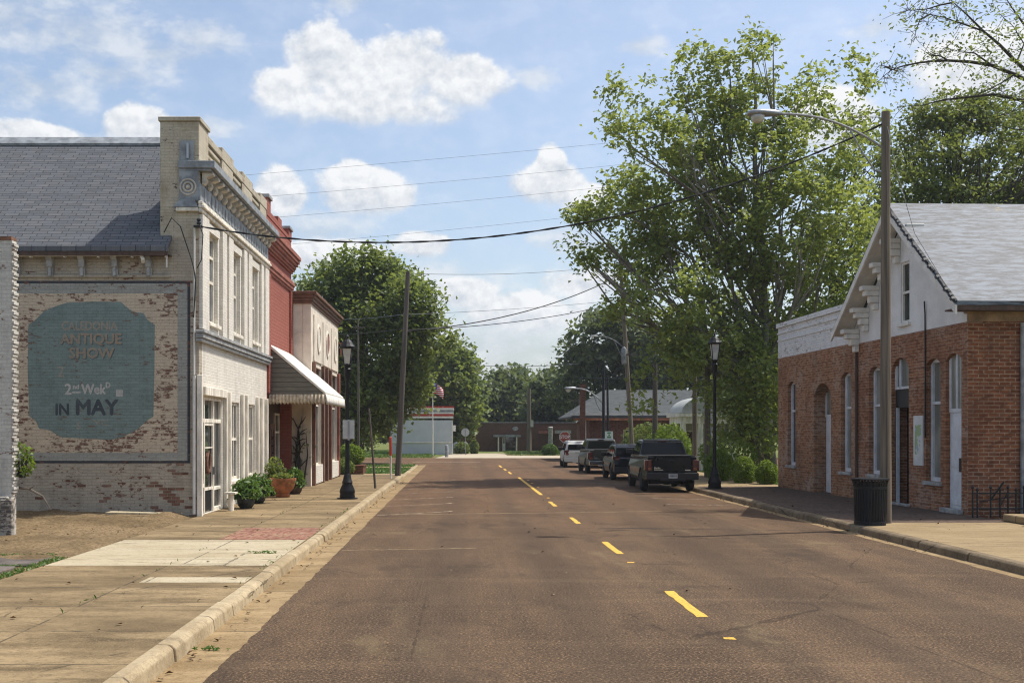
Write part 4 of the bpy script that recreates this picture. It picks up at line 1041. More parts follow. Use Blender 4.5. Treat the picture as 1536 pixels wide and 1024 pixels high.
# ------------------------------------------------------------------ flower pots in front of the shops
M_POTB = speck((.03, .032, .03), .3, 5, .5, name='black_pot'); M_TERRA = speck((.33, .12, .05), .35, 5, .7, name='terracotta')
def pot(label, x, Y, z0, r, h, m, fr, fh, n, leaf, lm, seed, bowl=False):
    c = (x, Y, z0); t = thing('potted_plant', label, 'potted plant', c, group='potted plants along the shop fronts')
    mb = MB(); prof = [(r * .6, 0), (r * .85, h * .2), (r, h * .55), (r * .92, h * .85), (r * 1.0, h * .93), (r * 1.0, h), (r * .88, h), (r * .84, h * .88)]
    if bowl: prof = [(r * .5, 0), (r * .6, h * .12), (r * .45, h * .18), (r * .85, h * .45), (r * 1.0, h * .8), (r * 1.06, h * .93), (r * 1.06, h), (r * .95, h), (r * .9, h * .9)]
    mb.lathe(prof, c, 20); mb.build('pot', m, t, smooth=True)
    rng = np.random.default_rng(seed); d = rng.normal(size=(n, 3)); d /= np.linalg.norm(d, axis=1)[:, None]; d[:, 2] = np.abs(d[:, 2])
    p = np.array([x, Y, z0 + h * .9]) + d * np.array([fr, fr, fh]) * (rng.uniform(.25, 1.0, n) ** .6)[:, None]; p[:, 2] -= .35 * fr * (np.linalg.norm(d[:, :2], axis=1) > .85) * rng.uniform(0, 1, n)
    leaves_mesh('foliage', p, leaf, lm, t, rng, up=.2, aspect=.45)
    mb = MB()
    for q in range(8): a = q * .8; mb.tube([(x, Y, z0 + h * .8), (x + fr * .5 * math.cos(a), Y + fr * .5 * math.sin(a), z0 + h + fh * .6)], [.012, .005], 4)
    mb.build('stem', M_DARKBARK, t)
pot('feathery fern in a round black pot nearest the shop door', -5.78, 29.7, .15, .25, .42, M_POTB, .45, .42, 420, .15, L_POT, 1)
pot('bushy green plant in a black pot against the second display window', -5.85, 31.8, .15, .25, .4, M_POTB, .5, .5, 560, .14, L_POT, 2)
pot('leafy plant in a wide terracotta bowl under the awning', -5.6, 34.8, .15, .4, .6, M_TERRA, .42, .22, 420, .12, L_OAK, 3, True)
pot('pale-leaved plant in a small dark pot right of the terracotta bowl', -5.5, 36.6, .15, .26, .36, M_BROWND, .36, .55, 420, .16, L_POT, 4)
pot('tall dark green plant in a low pot behind the terracotta bowl', -6.0, 35.6, .15, .25, .35, M_POTB, .42, .95, 700, .13, L_OAK, 5)
sp = MB(); sp.lathe([(.075, 0), (.075, .42), (.06, .44)], (-5.98, 28.75, .15), 10); sp.box(-6.12, 28.6, .591, -5.84, 28.9, .64)
tag(sp.build('wooden_post', M_WHITEW, None, at=(-5.98, 28.75, .15)), 'short wooden post with a flat cap beside the fern pot', 'post')
# ------------------------------------------------------------------ brick depot on the right
M_BR = raw_brick('depot_brick', (.24, .095, .042), (.37, .158, .07), (.4, .3, .22), .24, .085, chalk=.4, seed=1)
M_BRC = raw_brick('chalky_depot_brick', (.28, .122, .056), (.4, .19, .09), (.4, .31, .22), .24, .085, chalk=.75, chalkc=(.4, .33, .26), seed=2)
M_BREND = raw_brick('depot_end_brick', (.19, .064, .03), (.3, .11, .05), (.36, .26, .18), .27, .097, chalk=.1, seed=5, dark=.3, mw=.013)
M_WPB = paint_brick('flaking_white_brick', (.78, .78, .76), peel=.70, dirt=.45, dirtc=(.4, .4, .38), seed=2.0, brick=(.4, .36, .32), soft=.06, bh=.085)
M_WBOARD = speck((.72, .72, .70), .1, 1.2, .7, name='white_gable_boards', bump=.15)
M_WSASH = speck((.62, .65, .68), .12, 4, .6, name='white_sash_paint', bump=.1)
def m_roofm():
    def fn(k, co):
        x, y, z = k.sep(co)
        zz = k.math('MULTIPLY_ADD', k.noise(k.map(co, (1.0, 0, 2)), 1.2, 3), .06, z)
        t = k.math('FRACT', k.math('DIVIDE', zz, .142))
        n = k.noise(k.map(co, (.9, 1, 7)), 2.0, 8, .72); n2 = k.noise(k.map(co, (1.5, 1, 16)), 3, 5, .7)
        c = k.mix(k.ramp(n, .4, .6), (.15, .18, .22), (.04, .046, .056)); c = k.mix(k.math('MULTIPLY', k.ramp(n2, .52, .7), .6), c, (.22, .25, .295))
        c = k.mix(k.math('MULTIPLY', k.math('LESS_THAN', t, .12), k.ramp(n2, .3, .6)), c, (.07, .07, .075))
        r = k.noise(k.map(co, (1, 1, 3), (9, 9, 9)), 1.6, 3); c = k.mix(k.math('MULTIPLY', k.ramp(r, .71, .76), .7), c, (.3, .21, .08))
        return dict(c=c, n=k.bump(k.math('ADD', t, n), .5, .02))
    return mat('silvered_roofing', fn, rough=.6, spec=.3)
M_SILV = m_roofm()
ROT = math.atan2(.55, 14.3)
dp = thing('brick_depot', 'old red brick depot with white gable and silvered roof', 'building', (12.55, 27.2, .15), ROT, local=True)
DX = lambda u, d, z: (-d, u, z)          # street wall, local
DE = lambda u, d, z: (u, -d, z)          # end wall facing the camera
# Y positions surveyed along the wall, local y = Y - 27.2
def ly(Y): return (Y - 27.2)
wins = [(ly(39.6), 1.0, 4.05), (ly(34.5), .95, 4.1), (ly(32.3), .95, 4.15), (ly(28.6), .9, 4.15)]
WW = .82; zb = -.15
ops = [(u, u + WW, a + zb, b + zb, .16) for u, a, b in wins] + [(ly(36.2), ly(37.75), 0, 3.85 + zb, .4), (ly(30.45), ly(31.55), 0, 4.3 + zb, .3), (ly(27.5), ly(28.3), 0, 4.2 + zb, .16)]
mb = MB(); wall(mb, DX, 6.75, 14.3, -.2, 4.82, [o for o in ops if o[0] > 6.75], 0, -.45); mb.build('street_wall', M_BRC, dp)
mb = MB(); wall(mb, DX, 0, 6.745, -.2, 4.78, [o for o in ops if o[1] < 6.75], 0.003, -.45); mb.build('street_wall', M_BR, dp)
mb = MB(); wall(mb, DX, 6.75, 14.3, 4.825, 6.05, [], .002, -.45); mb.mbox(DX, 6.7, 14.34, .004, .07, 5.95, 6.12); mb.mbox(DX, 6.7, 14.33, .004, .04, 5.72, 5.77); mb.mbox(DX, 6.7, 14.33, .004, .03, 5.45, 5.5)
mb.build('parapet', M_WPB, dp)
for s in (0,):
    mb = MB(); mb.box(.45, 13.85, -.2, 9, 14.3, 6.05); mb.box(.45, 6.75, 5.2, 9, 13.85, 5.4); mb.build('rear_wall', M_BRC, dp)
mb = MB(); mb.box(.46, .003, -.2, 9, .45, 4.98); mb.box(.0, .0, -.2, .46, .0025, .0); mb.build('end_wall', M_BREND, dp)
mb = MB(); mb.box(.004, -.004, -.2, .46, .0, 4.78); mb.build('end_wall', M_BREND, dp)
# gable: apex half way along the gable section
GA = 3.35; EH = 5.12; AH = 8.3
mb = MB()
gp = [(0.02, 4.785), (6.74, 4.785), (6.74, 5.3), (GA, AH - .12), (0.02, 5.3)]
wa, wb, wz0, wz1 = 3.2, 3.75, 5.1, 6.8
# the gable is built round its window: pieces left, right, below and above it
def zt(u): return 5.3 + (AH - .12 - 5.3) * (1 - abs(u - GA) / (GA - .02 if u < GA else 6.74 - GA))
for poly in ([(0.02, 4.785), (wa, 4.785), (wa, zt(wa)), (0.02, 5.3)], [(wb, 4.785), (6.74, 4.785), (6.74, 5.3), (wb, zt(wb))], [(wa, 4.785), (wb, 4.785), (wb, wz0), (wa, wz0)], [(wa, wz1), (wb, wz1), (wb, zt(wb)), (GA, AH - .12), (wa, zt(wa))]):
    prism(mb, DX, poly, .006, -.4)
mb.build('gable', M_WBOARD, dp)
window(dp, DX, wa, wb, wz0, wz1, .03, M_WHITE, M_GLASS, rails=((wz0 + wz1) / 2,), fw=.07, name='gable_window')
# roof: two slopes, eaves 0.6 m out
sl = math.atan2(AH - EH, GA + .6)
mb = MB(); yl, yh = -.65, 7.35
for e_, s_ in ((yl, 1), (yh, -1)):
    n = 14; prev = None
    rnd = random.Random(3 + s_)
    mb.hexa([(-.6, e_, EH), (10, e_, EH), (10, GA, AH), (-.6, GA, AH)], [(-.6, e_, EH + .1), (10, e_, EH + .1), (10, GA, AH + .1), (-.6, GA, AH + .1)])
rf = mb.build('roof', M_SILV, dp)
mb = MB(); rnd = random.Random(8)      # ragged roofing edge over the near verge
for q in range(60):
    t = q / 60; y = yl + (GA - yl) * t; z = EH + .1 + (AH - EH) * t; w = rnd.uniform(.02, .12)
    mb.hexa([(-.6 - w, y, z - .05), (-.58, y, z - .05), (-.58, y + .075, z + .01), (-.6 - w, y + .075, z + .01)], [(-.6 - w * .6, y, z + .0), (-.58, y, z + .02), (-.58, y + .075, z + .08), (-.6 - w * .6, y + .075, z + .06)])
mb.build('ragged_edge', M_BLACK, rf)
mb = MB()
for e_ in (yl, yh):
    mb.hexa([(-.64, e_, EH - .22), (-.585, e_, EH - .22), (-.585, GA, AH - .22), (-.64, GA, AH - .22)], [(-.64, e_, EH - .005), (-.585, e_, EH - .005), (-.585, GA, AH - .005), (-.64, GA, AH - .005)])
    e2 = e_ if e_ > 0 else .2; h2 = EH + (AH - EH) * abs(e2 - e_) / abs(GA - e_)
    mb.hexa([(-.58, e2, h2 - .08), (-.01, e2, h2 - .08), (-.01, GA, AH - .08), (-.58, GA, AH - .08)], [(-.58, e2, h2 - .01), (-.01, e2, h2 - .01), (-.01, GA, AH - .01), (-.58, GA, AH - .01)])
mb.build('bargeboard', M_WHITE, rf)
mb = MB(); mb.box(-.58, yl + .02, EH - .12, 10, yl + .07, EH + .0); mb.box(-.58, yl + .075, EH - .1, 10, -.01, EH - .06); mb.build('eave_board', M_BROWND, rf)
mb = MB(); mb.box(.0, -.03, 4.79, 10, -.006, 4.98); mb.box(-.05, -.06, 4.985, 10, .1, 5.08); mb.build('wall_plate', speck((.3, .2, .13), .4, 3, .8, name='worn_wood'), dp)
for q in range(5):      # stepped brackets under the far verge
    y = 6.75 - q * .72; zt_ = EH + (AH - EH) * (yh - y) / (yh - GA) - .16; mb = MB()
    for k, (w, h0, h1) in enumerate(((.52, -.14, 0), (.42, -.3, -.145), (.28, -.5, -.305), (.16, -.7, -.505))):
        mb.box(-w, y - .13 + k * .012, zt_ + h0 - .22, -.008, y + .13 - k * .012, zt_ + h1 - .22)
    mb.build('bracket', M_WHITE, dp, bevel=.015)
mb = MB()
for k in range(5): mb.box(-.5 + k * .1, 1.05 + k * .1 - .1 + GA - 2.0, 7.5 - k * .14, -.008, 1.2 + k * .1 + GA - 2.0, 7.64 - k * .14)
mb.build('bracket', M_WHITE, dp, bevel=.01)
for i, (u, a, b) in enumerate(wins):
    window(dp, DX, u, u + WW, a + zb, b + zb, .13, M_WSASH, M_GLASSL if i else M_GLASS, rails=((a + b) / 2 + .45 + zb,), fw=.11, msill=M_CORN)
# recessed arched door
def ddoor(a, b, z1, din, m, name='door', glass=True):
    mb = MB(); mb.mbox(DX, a, b, -din - .06, -din, 0, 2.55); 
    for (p, q, r, s) in ((a + .1, b - .1, .2, 1.0), (a + .1, b - .1, 1.15, 2.4)): mb.mbox(DX, p, q, -din, -din + .015, r, s)
    o = mb.build(name, m, dp, bevel=.008)
    g = MB(); g.mbox(DX, a, b, -din - .05, -din - .01, 2.56, z1); 
    g.build('transom', M_GLASSL, o)
    f = MB(); f.mbox(DX, a, b, -din - .04, -din + .02, 2.555, 2.65); f.mbox(DX, a, a + .08, -din - .045, -din + .021, 2.65, z1); f.mbox(DX, b - .08, b, -din - .045, -din + .021, 2.65, z1)
    f.mbox(DX, (a + b) / 2 - .03, (a + b) / 2 + .03, -din - .045, -din + .018, 2.65, z1)
    f.build('door_frame', M_WSASH, o)
    return o
ddoor(ly(36.2), ly(37.75), 3.7, .42, M_WSASH)
nd = ddoor(ly(27.5), ly(28.3), 4.05, .1, M_WSASH)
g = MB(); g.mbox(DX, ly(27.58), ly(27.68), -.1, -.02, 1.05, 1.4); g.build('handle', M_BLACK, nd)
# open doorway in the middle: white transom, dark inside, the door leaf swung in
mb = MB(); a, b = ly(30.45), ly(31.55)
mb.mbox(DX, a, b, -.2, -.12, 2.75, 3.25); mb.mbox(DX, b - .07, b, -.2, -.1, 0, 2.75); mb.mbox(DX, a, a + .05, -.2, -.1, 0, 2.75)
dw = mb.build('doorway', M_BLACK, dp)
g = MB(); g.mbox(DX, b - .09, b - .071, -.19, -.09, 0, 2.75); g.build('door_frame', M_WSASH, dw)
g = MB(); g.mbox(DX, a, b, -.18, -.16, 3.26, 4.15); g.build('transom', M_GLASSL, dw)
g = MB(); g.mbox(DX, a, a + .07, -.155, -.1, 3.26, 4.15); g.mbox(DX, b - .35, b - .28, -.155, -.1, 3.26, 4.15); g.mbox(DX, b - .07, b, -.155, -.1, 3.26, 4.15); g.mbox(DX, a + .07, b - .07, -.155, -.1, 3.27, 3.34); g.build('transom_frame', M_WSASH, dw)
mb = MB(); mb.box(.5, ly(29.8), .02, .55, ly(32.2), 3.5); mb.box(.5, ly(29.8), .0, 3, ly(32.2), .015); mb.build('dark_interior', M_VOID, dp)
g = MB(); g.mbox(DX, a - .1, b + .1, .0, .12, -.0, .07); g.build('door_step', M_CORN, dp, bevel=.01)
g = MB(); g.mbox(DX, ly(27.4), ly(28.4), .004, .14, .0, .12); g.build('door_step', M_CORN, dp, bevel=.01)
# notice board with a map
mb = MB(); mb.mbox(DX, ly(29.55), ly(30.1), .004, .035, 1.15, 2.5); nb = mb.build('notice_board', speck((.62, .64, .63), .1, 3, .5, name='notice_paper', bump=.05), dp)
def m_map():
    def fn(k, co):
        n = k.noise(co, 2.2, 4, .6); n2 = k.noise(k.map(co, (1, 1, 1), (3, 3, 3)), 4, 3)
        c = k.mix(k.ramp(n, .45, .5), (.6, .62, .6), (.3, .42, .2)); c = k.mix(k.ramp(n2, .58, .62), c, (.35, .42, .5))
        return dict(c=c)
    return mat('printed_map', fn, rough=.5)
g = MB(); g.mbox(DX, ly(29.65), ly(30.0), .0355, .038, 1.45, 2.25); g.build('printed_map', m_map(), nb)
# rain pipe at the joint, cable, far corner pipe
mb = MB(); mb.tube([(-.06, 6.76, .1), (-.06, 6.76, 4.85)], .045, 8); mb.build('rain_pipe', M_BROWND, dp, smooth=True)
mb = MB(); mb.tube([(-.05, ly(29.42), 5.55), (-.04, ly(29.4), 5.2), (-.03, ly(29.4), 3.4)], .02, 6); mb.tube([(-.03, ly(29.4), 3.4), (-.03, ly(29.4), 1.9)], .025, 6)
mb.build('wall_cable', M_BLACK, dp, smooth=True)
mb = MB(); mb.tube([(1.36, -.07, .0), (1.36, -.07, 4.75)], .06, 8); mb.build('rain_pipe', M_GREYT, dp, smooth=True)
# iron railing in front of the end wall
ir = thing('iron_railing', 'low black iron railing with a broken bar beside the depot end wall', 'railing', (12.5, 26.4, .15))
mb = MB()
for q, x in enumerate((1459, 1466, 1486, 1500, 1512, 1524, 1536, 1550)):
    X = px(x, 26.4); mb.tube([(X, 26.4, .15), (X, 26.4, .85 - .06 * (q % 2))], .022, 6); mb.lathe([(.03, 0), (.04, .03), (.01, .08)], (X, 26.4, .85 - .06 * (q % 2)), 6)
for z in (.35, .72): mb.box(px(1459, 26.4), 26.385, z, px(1550, 26.4), 26.415, z + .035)
mb.tube([P(1487, 748, 26.4), P(1506, 722, 26.2)], .025, 6); mb.tube([P(1470, 752, 26.5), P(1520, 744, 26.4)], .014, 5); mb.tube([P(1500, 760, 26.5), P(1513, 735, 26.5)], .014, 5)
mb.build('bars', M_BLACK, ir)
mb = MB(); mb.box(px(1517, 25), 24.2, .15, 15.5, 25.4, .32)
tag(mb.build('concrete_step', M_WALKR, None, at=(13, 24.8, .15), bevel=.02), 'low concrete step at the right edge below the depot eave', 'step')

# ------------------------------------------------------------------ brick house with a hipped roof
M_HB = raw_brick('house_brick', (.13, .05, .03), (.17, .07, .04), (.2, .13, .09), .24, .085, chalk=.05)
M_HR = speck((.068, .074, .074), .3, 2.5, .95, name='house_roofing', stretch=(1, 1, 4), fine=12)
hY = 84.0
hs = thing('brick_house', 'low brick house with a grey hipped roof and tall chimney', 'building', (px(870, hY), hY, 0))
x0, x1 = px(884, hY), px(1016, hY); mb = MB(); wall(mb, MY(hY), x0, x1, -.05, 3.1, [(x0 + 2.6, x0 + 3.8, .9, 2.4)], 0, -.3); mb.box(x0, hY + .3, -.05, x0 + .3, hY + 9, 3.1); mb.box(x1 - .3, hY + .3, -.05, x1, hY + 9, 3.1)
mb.build('wall', M_HB, hs)
window(hs, MY(hY), x0 + 2.6, x0 + 3.8, .9, 2.4, .1, M_WHITE, M_GLASS)
mb = MB(); e = pz(627, hY); tz = pz(581, hY); xa, xb = px(855, hY), px(1024, hY)
ra, rb = px(905, hY + 5), px(1040, hY + 5)
mb.loft([[(xa, hY - .6, e), (xb, hY - .6, e), (xb, hY + 10, e), (xa, hY + 10, e)], [(xa, hY - .6, e + .12), (xb, hY - .6, e + .12), (xb, hY + 10, e + .12), (xa, hY + 10, e + .12)], [(ra, hY + 4.8, tz), (rb, hY + 4.8, tz), (rb, hY + 5.2, tz), (ra, hY + 5.2, tz)]])
rf = mb.build('roof', M_HR, hs)
mb = MB(); mb.box(xa, hY - .66, e + .3, xb, hY - .4, e + .36); mb.build('gutter', M_WHITE, rf)
mb = MB(); mb.box(xa + .3, hY - .62, e - .16, xb, hY - .5, e - .003); mb.build('fascia', speck((.36, .13, .06), .3, 3, .8, name='rust_fascia'), rf)
mb = MB(); cxa, cxb = px(868, hY), px(875.5, hY); mb.box(cxa, hY - 1.2, -.05, cxb, hY - .8, pz(580, hY)); mb.box(cxa - .05, hY - 1.25, pz(580, hY), cxb + .05, hY - .75, pz(577, hY)); mb.build('chimney', M_HB, hs)
for x in (871, 877, 883):
    mb = MB(); X = px(x, hY); mb.box(X - .08, hY - .35, 0, X + .08, hY - .2, e - .16); mb.build('porch_post', M_BROWN if x != 877 else M_WHITEW, hs)
# pale porch with an arched metal roof
pY = 64.0
pc = thing('porch_pavilion', 'pale building with a rounded metal roof and square porch posts', 'building', (px(1060, pY), pY, 0))
xa, xb = px(1021, pY), px(1102, pY); zc = pz(622, pY); zt2 = pz(594, pY); mb = MB()
n = 12; pts = [(xa + (xb - xa) * (.5 - .5 * math.cos(math.pi * q / n)), zc + .12 + (zt2 - zc - .12) * math.sin(math.pi * q / n)) for q in range(n + 1)]
prism(mb, MY(pY), pts, .3, -3.5); mb.build('roof', speck((.42, .42, .38), .2, 2, .5, name='pale_roof_metal'), pc, smooth=True)
mb = MB(); mb.box(xa - .15, pY - .45, zc - .12, xb + .15, pY + 3.6, zc + .1); mb.box(xa, pY - .25, zc - .5, xb, pY + 3.4, zc - .125); mb.build('cornice', M_WHITEW, pc)
for x in (1024, 1050, 1072, 1097):
    mb = MB(); X = px(x, pY); mb.box(X - .14, pY - .22, 0, X + .14, pY + .06, zc - .505); mb.build('porch_post', M_WHITEW, pc)
mb = MB(); wall(mb, MY(pY + 1.8), xa + .1, xb - .1, -.05, zc - .505, [(xa + .5, xa + 1.2, .9, 2.3), (xb - 1.2, xb - .5, .9, 2.3)], 0, -.2); mb.build('wall', speck((.3, .28, .25), .2, 3, .9, name='porch_wall'), pc)
for a in (xa + .5, xb - 1.2): window(pc, MY(pY + 1.8), a, a + .7, .9, 2.3, .08, M_WHITEW, M_GLASS, sill=False)

# ------------------------------------------------------------------ buildings across the end of the street
bY = 130.0
M_FB = raw_brick('long_building_brick', (.12, .055, .035), (.155, .075, .048), (.16, .11, .08), .3, .11)
lb = thing('brick_hall', 'long flat-roofed brown brick building closing the street', 'building', (px(770, bY), bY, -.05))
mb = MB(); X0, X1, X2 = px(676, bY), px(789, bY), px(868, bY); T = pz(634, bY)
wall(mb, MY(bY), X0, X1, -.05, T, [(px(755, bY), px(774, bY), .05, 2.0)], 0, -.3); mb.box(X1, bY + 1.4, -.05, X2, bY + 1.7, T); mb.box(X1 - .3, bY + .3, -.05, X1, bY + 1.4, T); mb.box(X0, bY + .3, -.05, X2, bY + 9, T - .3)
mb.build('wall', M_FB, lb)
mb = MB(); mb.box(X0 - .1, bY - .08, T, X1 + .05, bY + 9, T + .1); mb.box(X1, bY + 1.3, T, X2, bY + 9, T + .1); mb.build('coping', M_CORN, lb)
mb = MB(); mb.box(px(740, bY), bY - 1.6, pz(655, bY), px(780, bY), bY - .01, pz(652, bY)); cn = mb.build('door_canopy', M_GREYT, lb)
for x in (747, 774): mb = MB(); mb.box(px(x, bY) - .08, bY - 1.5, -.05, px(x, bY) + .08, bY - 1.35, pz(655.2, bY)); mb.build('canopy_post', M_WHITEW, lb)
mb = MB(); mb.box(px(753.5, bY), bY - .06, -.02, px(758, bY), bY - .002, pz(656, bY)); d_ = mb.build('door', M_WHITE, lb); g = MB(); g.box(px(754.5, bY), bY - .075, .9, px(757, bY), bY - .062, 1.7); g.build('pane', M_GLASS, d_)
g = MB(); g.box(px(758.5, bY), bY + .15, .06, px(774, bY), bY + .2, 1.99); g.build('window', M_GLASS, lb)
mb = MB(); mb.lathe([(.28, 0), (.3, .05), (.2, .07)], (0, 0, 0), 16); mb.v = [(px(773, bY) + x * 1.2, bY - z, pz(642.5, bY) + y * .8) for x, y, z in mb.v]; mb.build('wall_sign', M_CORN, lb)
mb = MB(); mb.box(px(808, bY), bY - .3, pz(650, bY), px(832, bY), bY + 1.35, pz(646, bY)); mb.build('entry_canopy', M_REDT, lb)
mb = MB(); mb.box(px(832, bY), bY - .6, pz(650, bY), px(856, bY), bY + 1.35, pz(645, bY)); mb.build('entry_canopy', M_CORN, lb)
mb = MB(); mb.lathe([(.35, 0), (.3, .6), (.26, 2.6), (.34, 2.8), (.2, 2.9)], (px(825, bY), bY - .6, -.05), 12); mb.build('entry_pillar', M_CORN, lb, smooth=True)
wY = 110.0
wh = thing('white_hut', 'white flat-roofed hut with red and white striped roof edge', 'building', (px(635, wY), wY, -.05))
xa, xm, xb = px(586, wY), px(626, wY), px(679, wY); mb = MB(); zb2 = pz(627, wY)
mb.box(xa, wY, -.05, xb - .1, wY + 6, zb2 - .2); mb.build('wall', speck((.52, .55, .57), .06, 1.2, .7, name='hut_white', bump=.05), wh)
mb = MB(); mb.box(xa - .05, wY - .08, pz(664, wY), xb + .02, wY - .002, pz(662, wY)); mb.build('trim_rail', M_WHITE, wh)
mb = MB(); mb.box(xb - .098, wY - .05, -.05, xb + .02, wY + .2, zb2 - .2); mb.build('corner_board', M_WHITE, wh)
xr = px(610, wY)
M_RSTR = paint_brick('flaked_red_stripe', (.5, .05, .03), peel=.75, brick=(.7, .68, .64), seed=1.5, bw=5, bh=5)
for k, (y0, y1, m) in enumerate(((609, 611.5, M_RSTR), (611.5, 614.5, M_WHITE), (614.5, 618, M_GREYT), (618, 620.5, M_WHITE), (620.5, 624, M_RSTR), (624, 627, M_WHITE))):
    mb = MB(); mb.box(xr, wY - .12 + .02 * k, pz(y1, wY) + .004, xb + .12 - .015 * k, wY + 6, pz(y0, wY)); mb.build('roof_stripe', m, wh)
mb = MB(); mb.box(xb + .02, wY + .3, 2.3, xb + .3, wY + .8, 2.9); mb.build('air_vent', M_WHITE, wh)
# ------------------------------------------------------------------ street furniture
M_IRON = speck((.008, .009, .011), .3, 6, .5, name='black_cast_iron', bump=.12, spec=.3)
M_WOOD = speck((.165, .135, .10), .4, 4, .9, name='weathered_pole_wood', bump=.7, stretch=(3, 3, .12), fine=16)
M_WOODD = speck((.11, .095, .08), .35, 4, .9, name='dark_pole_wood', bump=.6, stretch=(3, 3, .12), fine=16)
M_GALV = speck((.3, .31, .32), .2, 6, .45, .5, name='galvanised_metal', bump=.1)
M_LGLASS = speck((.5, .49, .44), .15, 6, .25, name='frosted_lamp_glass', bump=.05)
M_SIGNB = speck((.45, .46, .46), .1, 5, .5, .3, name='sign_back', bump=.05)

def lamp(label, x, Y, z0, h):
    t = thing('street_lamp', label, 'street lamp', (x, Y, z0), group='black lantern street lamps')
    c = (x, Y, z0); k = h / 5.1
    mb = MB(); mb.lathe([(.32, 0), (.32, .03)], c, 20); mb.lathe([(.23, .03), (.24, .08), (.22, .16), (.24, .2), (.23, .28), (.15, .46), (.165, .52), (.14, .56), (.11, .72), (.085, .78)], c, 16)
    mb.build('base', M_IRON, t, smooth=True)
    zl = h - 1.02 * k
    mb = MB(); mb.lathe([(.072, .7), (.068, 1.4), (.058, zl - .3), (.065, zl - .28)], c, 14)
    mb.lathe([(.065, zl - .3), (.1, zl - .24), (.105, zl - .05), (.125, zl), (.085, zl + .05), (.11, zl + .1), (.12, zl + .14)], c, 14); mb.build('pole', M_IRON, t, smooth=True)
    za, zb_ = zl + .14, zl + .66 * k
    mb = MB()
    for q in range(4):
        a0 = math.pi / 4 + q * math.pi / 2; 
        mb.tube([(x + .125 * math.cos(a0), Y + .125 * math.sin(a0), z0 + za), (x + .215 * math.cos(a0), Y + .215 * math.sin(a0), z0 + zb_)], .018, 5)
    mb.lathe([(.125, za - .02), (.14, za), (.125, za + .03)], c, 4)
    mb.lathe([(.24, zb_), (.255, zb_ + .05), (.2, zb_ + .12), (.15, zb_ + .2), (.1, zb_ + .26), (.04, zb_ + .29), (.035, zb_ + .33), (.055, zb_ + .37), (.01, zb_ + .43)], c, 12)
    hd = mb.build('lantern', M_IRON, t, bevel=.005)
    g = MB(); g.loft([[(x + r * math.cos(math.pi / 4 + q * math.pi / 2), Y + r * math.sin(math.pi / 4 + q * math.pi / 2), z0 + z) for q in range(4)] for r, z in ((.12, za + .02), (.205, zb_ - .01))])
    g.build('lantern_glass', M_LGLASS, hd)
    return t
lamp('black lantern street lamp on the left sidewalk with a sign back strapped to its pole', px(521, 33.9), 33.9, .15, 4.98)
lamp('black lantern street lamp beside the parked black pickup', px(1072, 40.0), 40.0, .15, 5.65)
sg = thing('parking_sign', 'back of a small rectangular sign fixed to the left street lamp', 'sign', (px(522, 33.8), 33.8, 2.0))
mb = MB(); mb.box(px(514, 33.7), 33.70, pz(658, 33.7), px(531.5, 33.7), 33.715, pz(630, 33.7)); mb.build('sign_plate', M_SIGNB, sg, bevel=.004)
mb = MB(); mb.box(px(521.5, 33.7), 33.68, pz(660, 33.7), px(524.5, 33.7), 33.70, pz(629, 33.7)); mb.build('bracket', M_GALV, sg)

def pole(name, label, b, top, r, m, group=None, seg=10):
    t = thing(name, label, 'utility pole', tuple(b), group=group)
    mb = MB(); b = Vector(b); top = Vector(top); n = 8
    mb.tube([b.lerp(top, q / n) for q in range(n + 1)], [r * (1 - .28 * q / n) for q in range(n + 1)], seg); mb.build('shaft', m, t, smooth=True)
    return t
def cobra(t, base, tip, head_len, r=.03, rise=.35, hs=1.0, hm=None):
    """curved bracket arm with a cobra-head lamp on its end"""
    base, tip = Vector(base), Vector(tip); d = tip - base; n = 12; pts = []
    for q in range(n + 1):
        s = q / n; p = base + Vector((d.x * s, d.y * s, d.z * (1 - (1 - s) ** 2.2))); pts.append(p)
    mb = MB(); mb.tube(pts, r, 8); 
    mb.tube([base + Vector((0, 0, -.55)), base + Vector((d.x * .08, 0, -.5)), base + Vector((d.x * .2, 0, -.1)), pts[4]], r * .7, 6)
    a = mb.build('lamp_arm', M_GALV, t, smooth=True)
    sgn = -1 if d.x < 0 else 1; L = head_len
    prof = [(0, .05, .06), (.12, .07, .08), (.3, .12, .1), (.6, .17, .1), (.85, .16, .085), (.97, .1, .05), (1, .03, .02)]
    mb = MB(); mb.loft([[(tip.x + sgn * L * f, tip.y + w * hs * math.cos(2 * math.pi * q / 14), tip.z + hh * hs * math.sin(2 * math.pi * q / 14) * (1 if math.sin(2 * math.pi * q / 14) > 0 else .55)) for q in range(14)] for f, w, hh in prof])
    h = mb.build('lamp_head', hm or M_GALV, a, smooth='all')
    g = MB(); g.lathe([(.15 * hs, 0), (.14 * hs, -.06 * hs), (.1 * hs, -.13 * hs), (.03 * hs, -.16 * hs)], (tip.x + sgn * L * .68, tip.y, tip.z - .04 * hs), 14)
    h2 = g.build('lamp_lens', M_LGLASS, a, smooth='all')
GP = 'wooden utility poles'
wp = pole('utility_pole', 'thick grey wooden pole with a street light beside the black trash can', (px(1328.5, 24.9), 24.9, .13), P(1328.5, 168, 24.9), .128, M_WOOD, GP, 14)
cobra(wp, P(1324, 222, 24.9), P(1172, 171, 24.9), .78, .028, hs=1.05)
mb = MB(); mb.tube([P(1331, 190, 24.8), P(1343, 250, 24.8), P(1372, 350, 25.3), P(1420, 430, 26.2)], .008, 4); mb.build('guy_wire', M_GALV, wp)
mb = MB(); mb.tube([P(1328, 190, 24.76), P(1330, 300, 24.76), P(1331, 500, 24.76), P(1331, 770, 24.76)], .012, 5); mb.build('ground_wire', M_WOODD, wp)
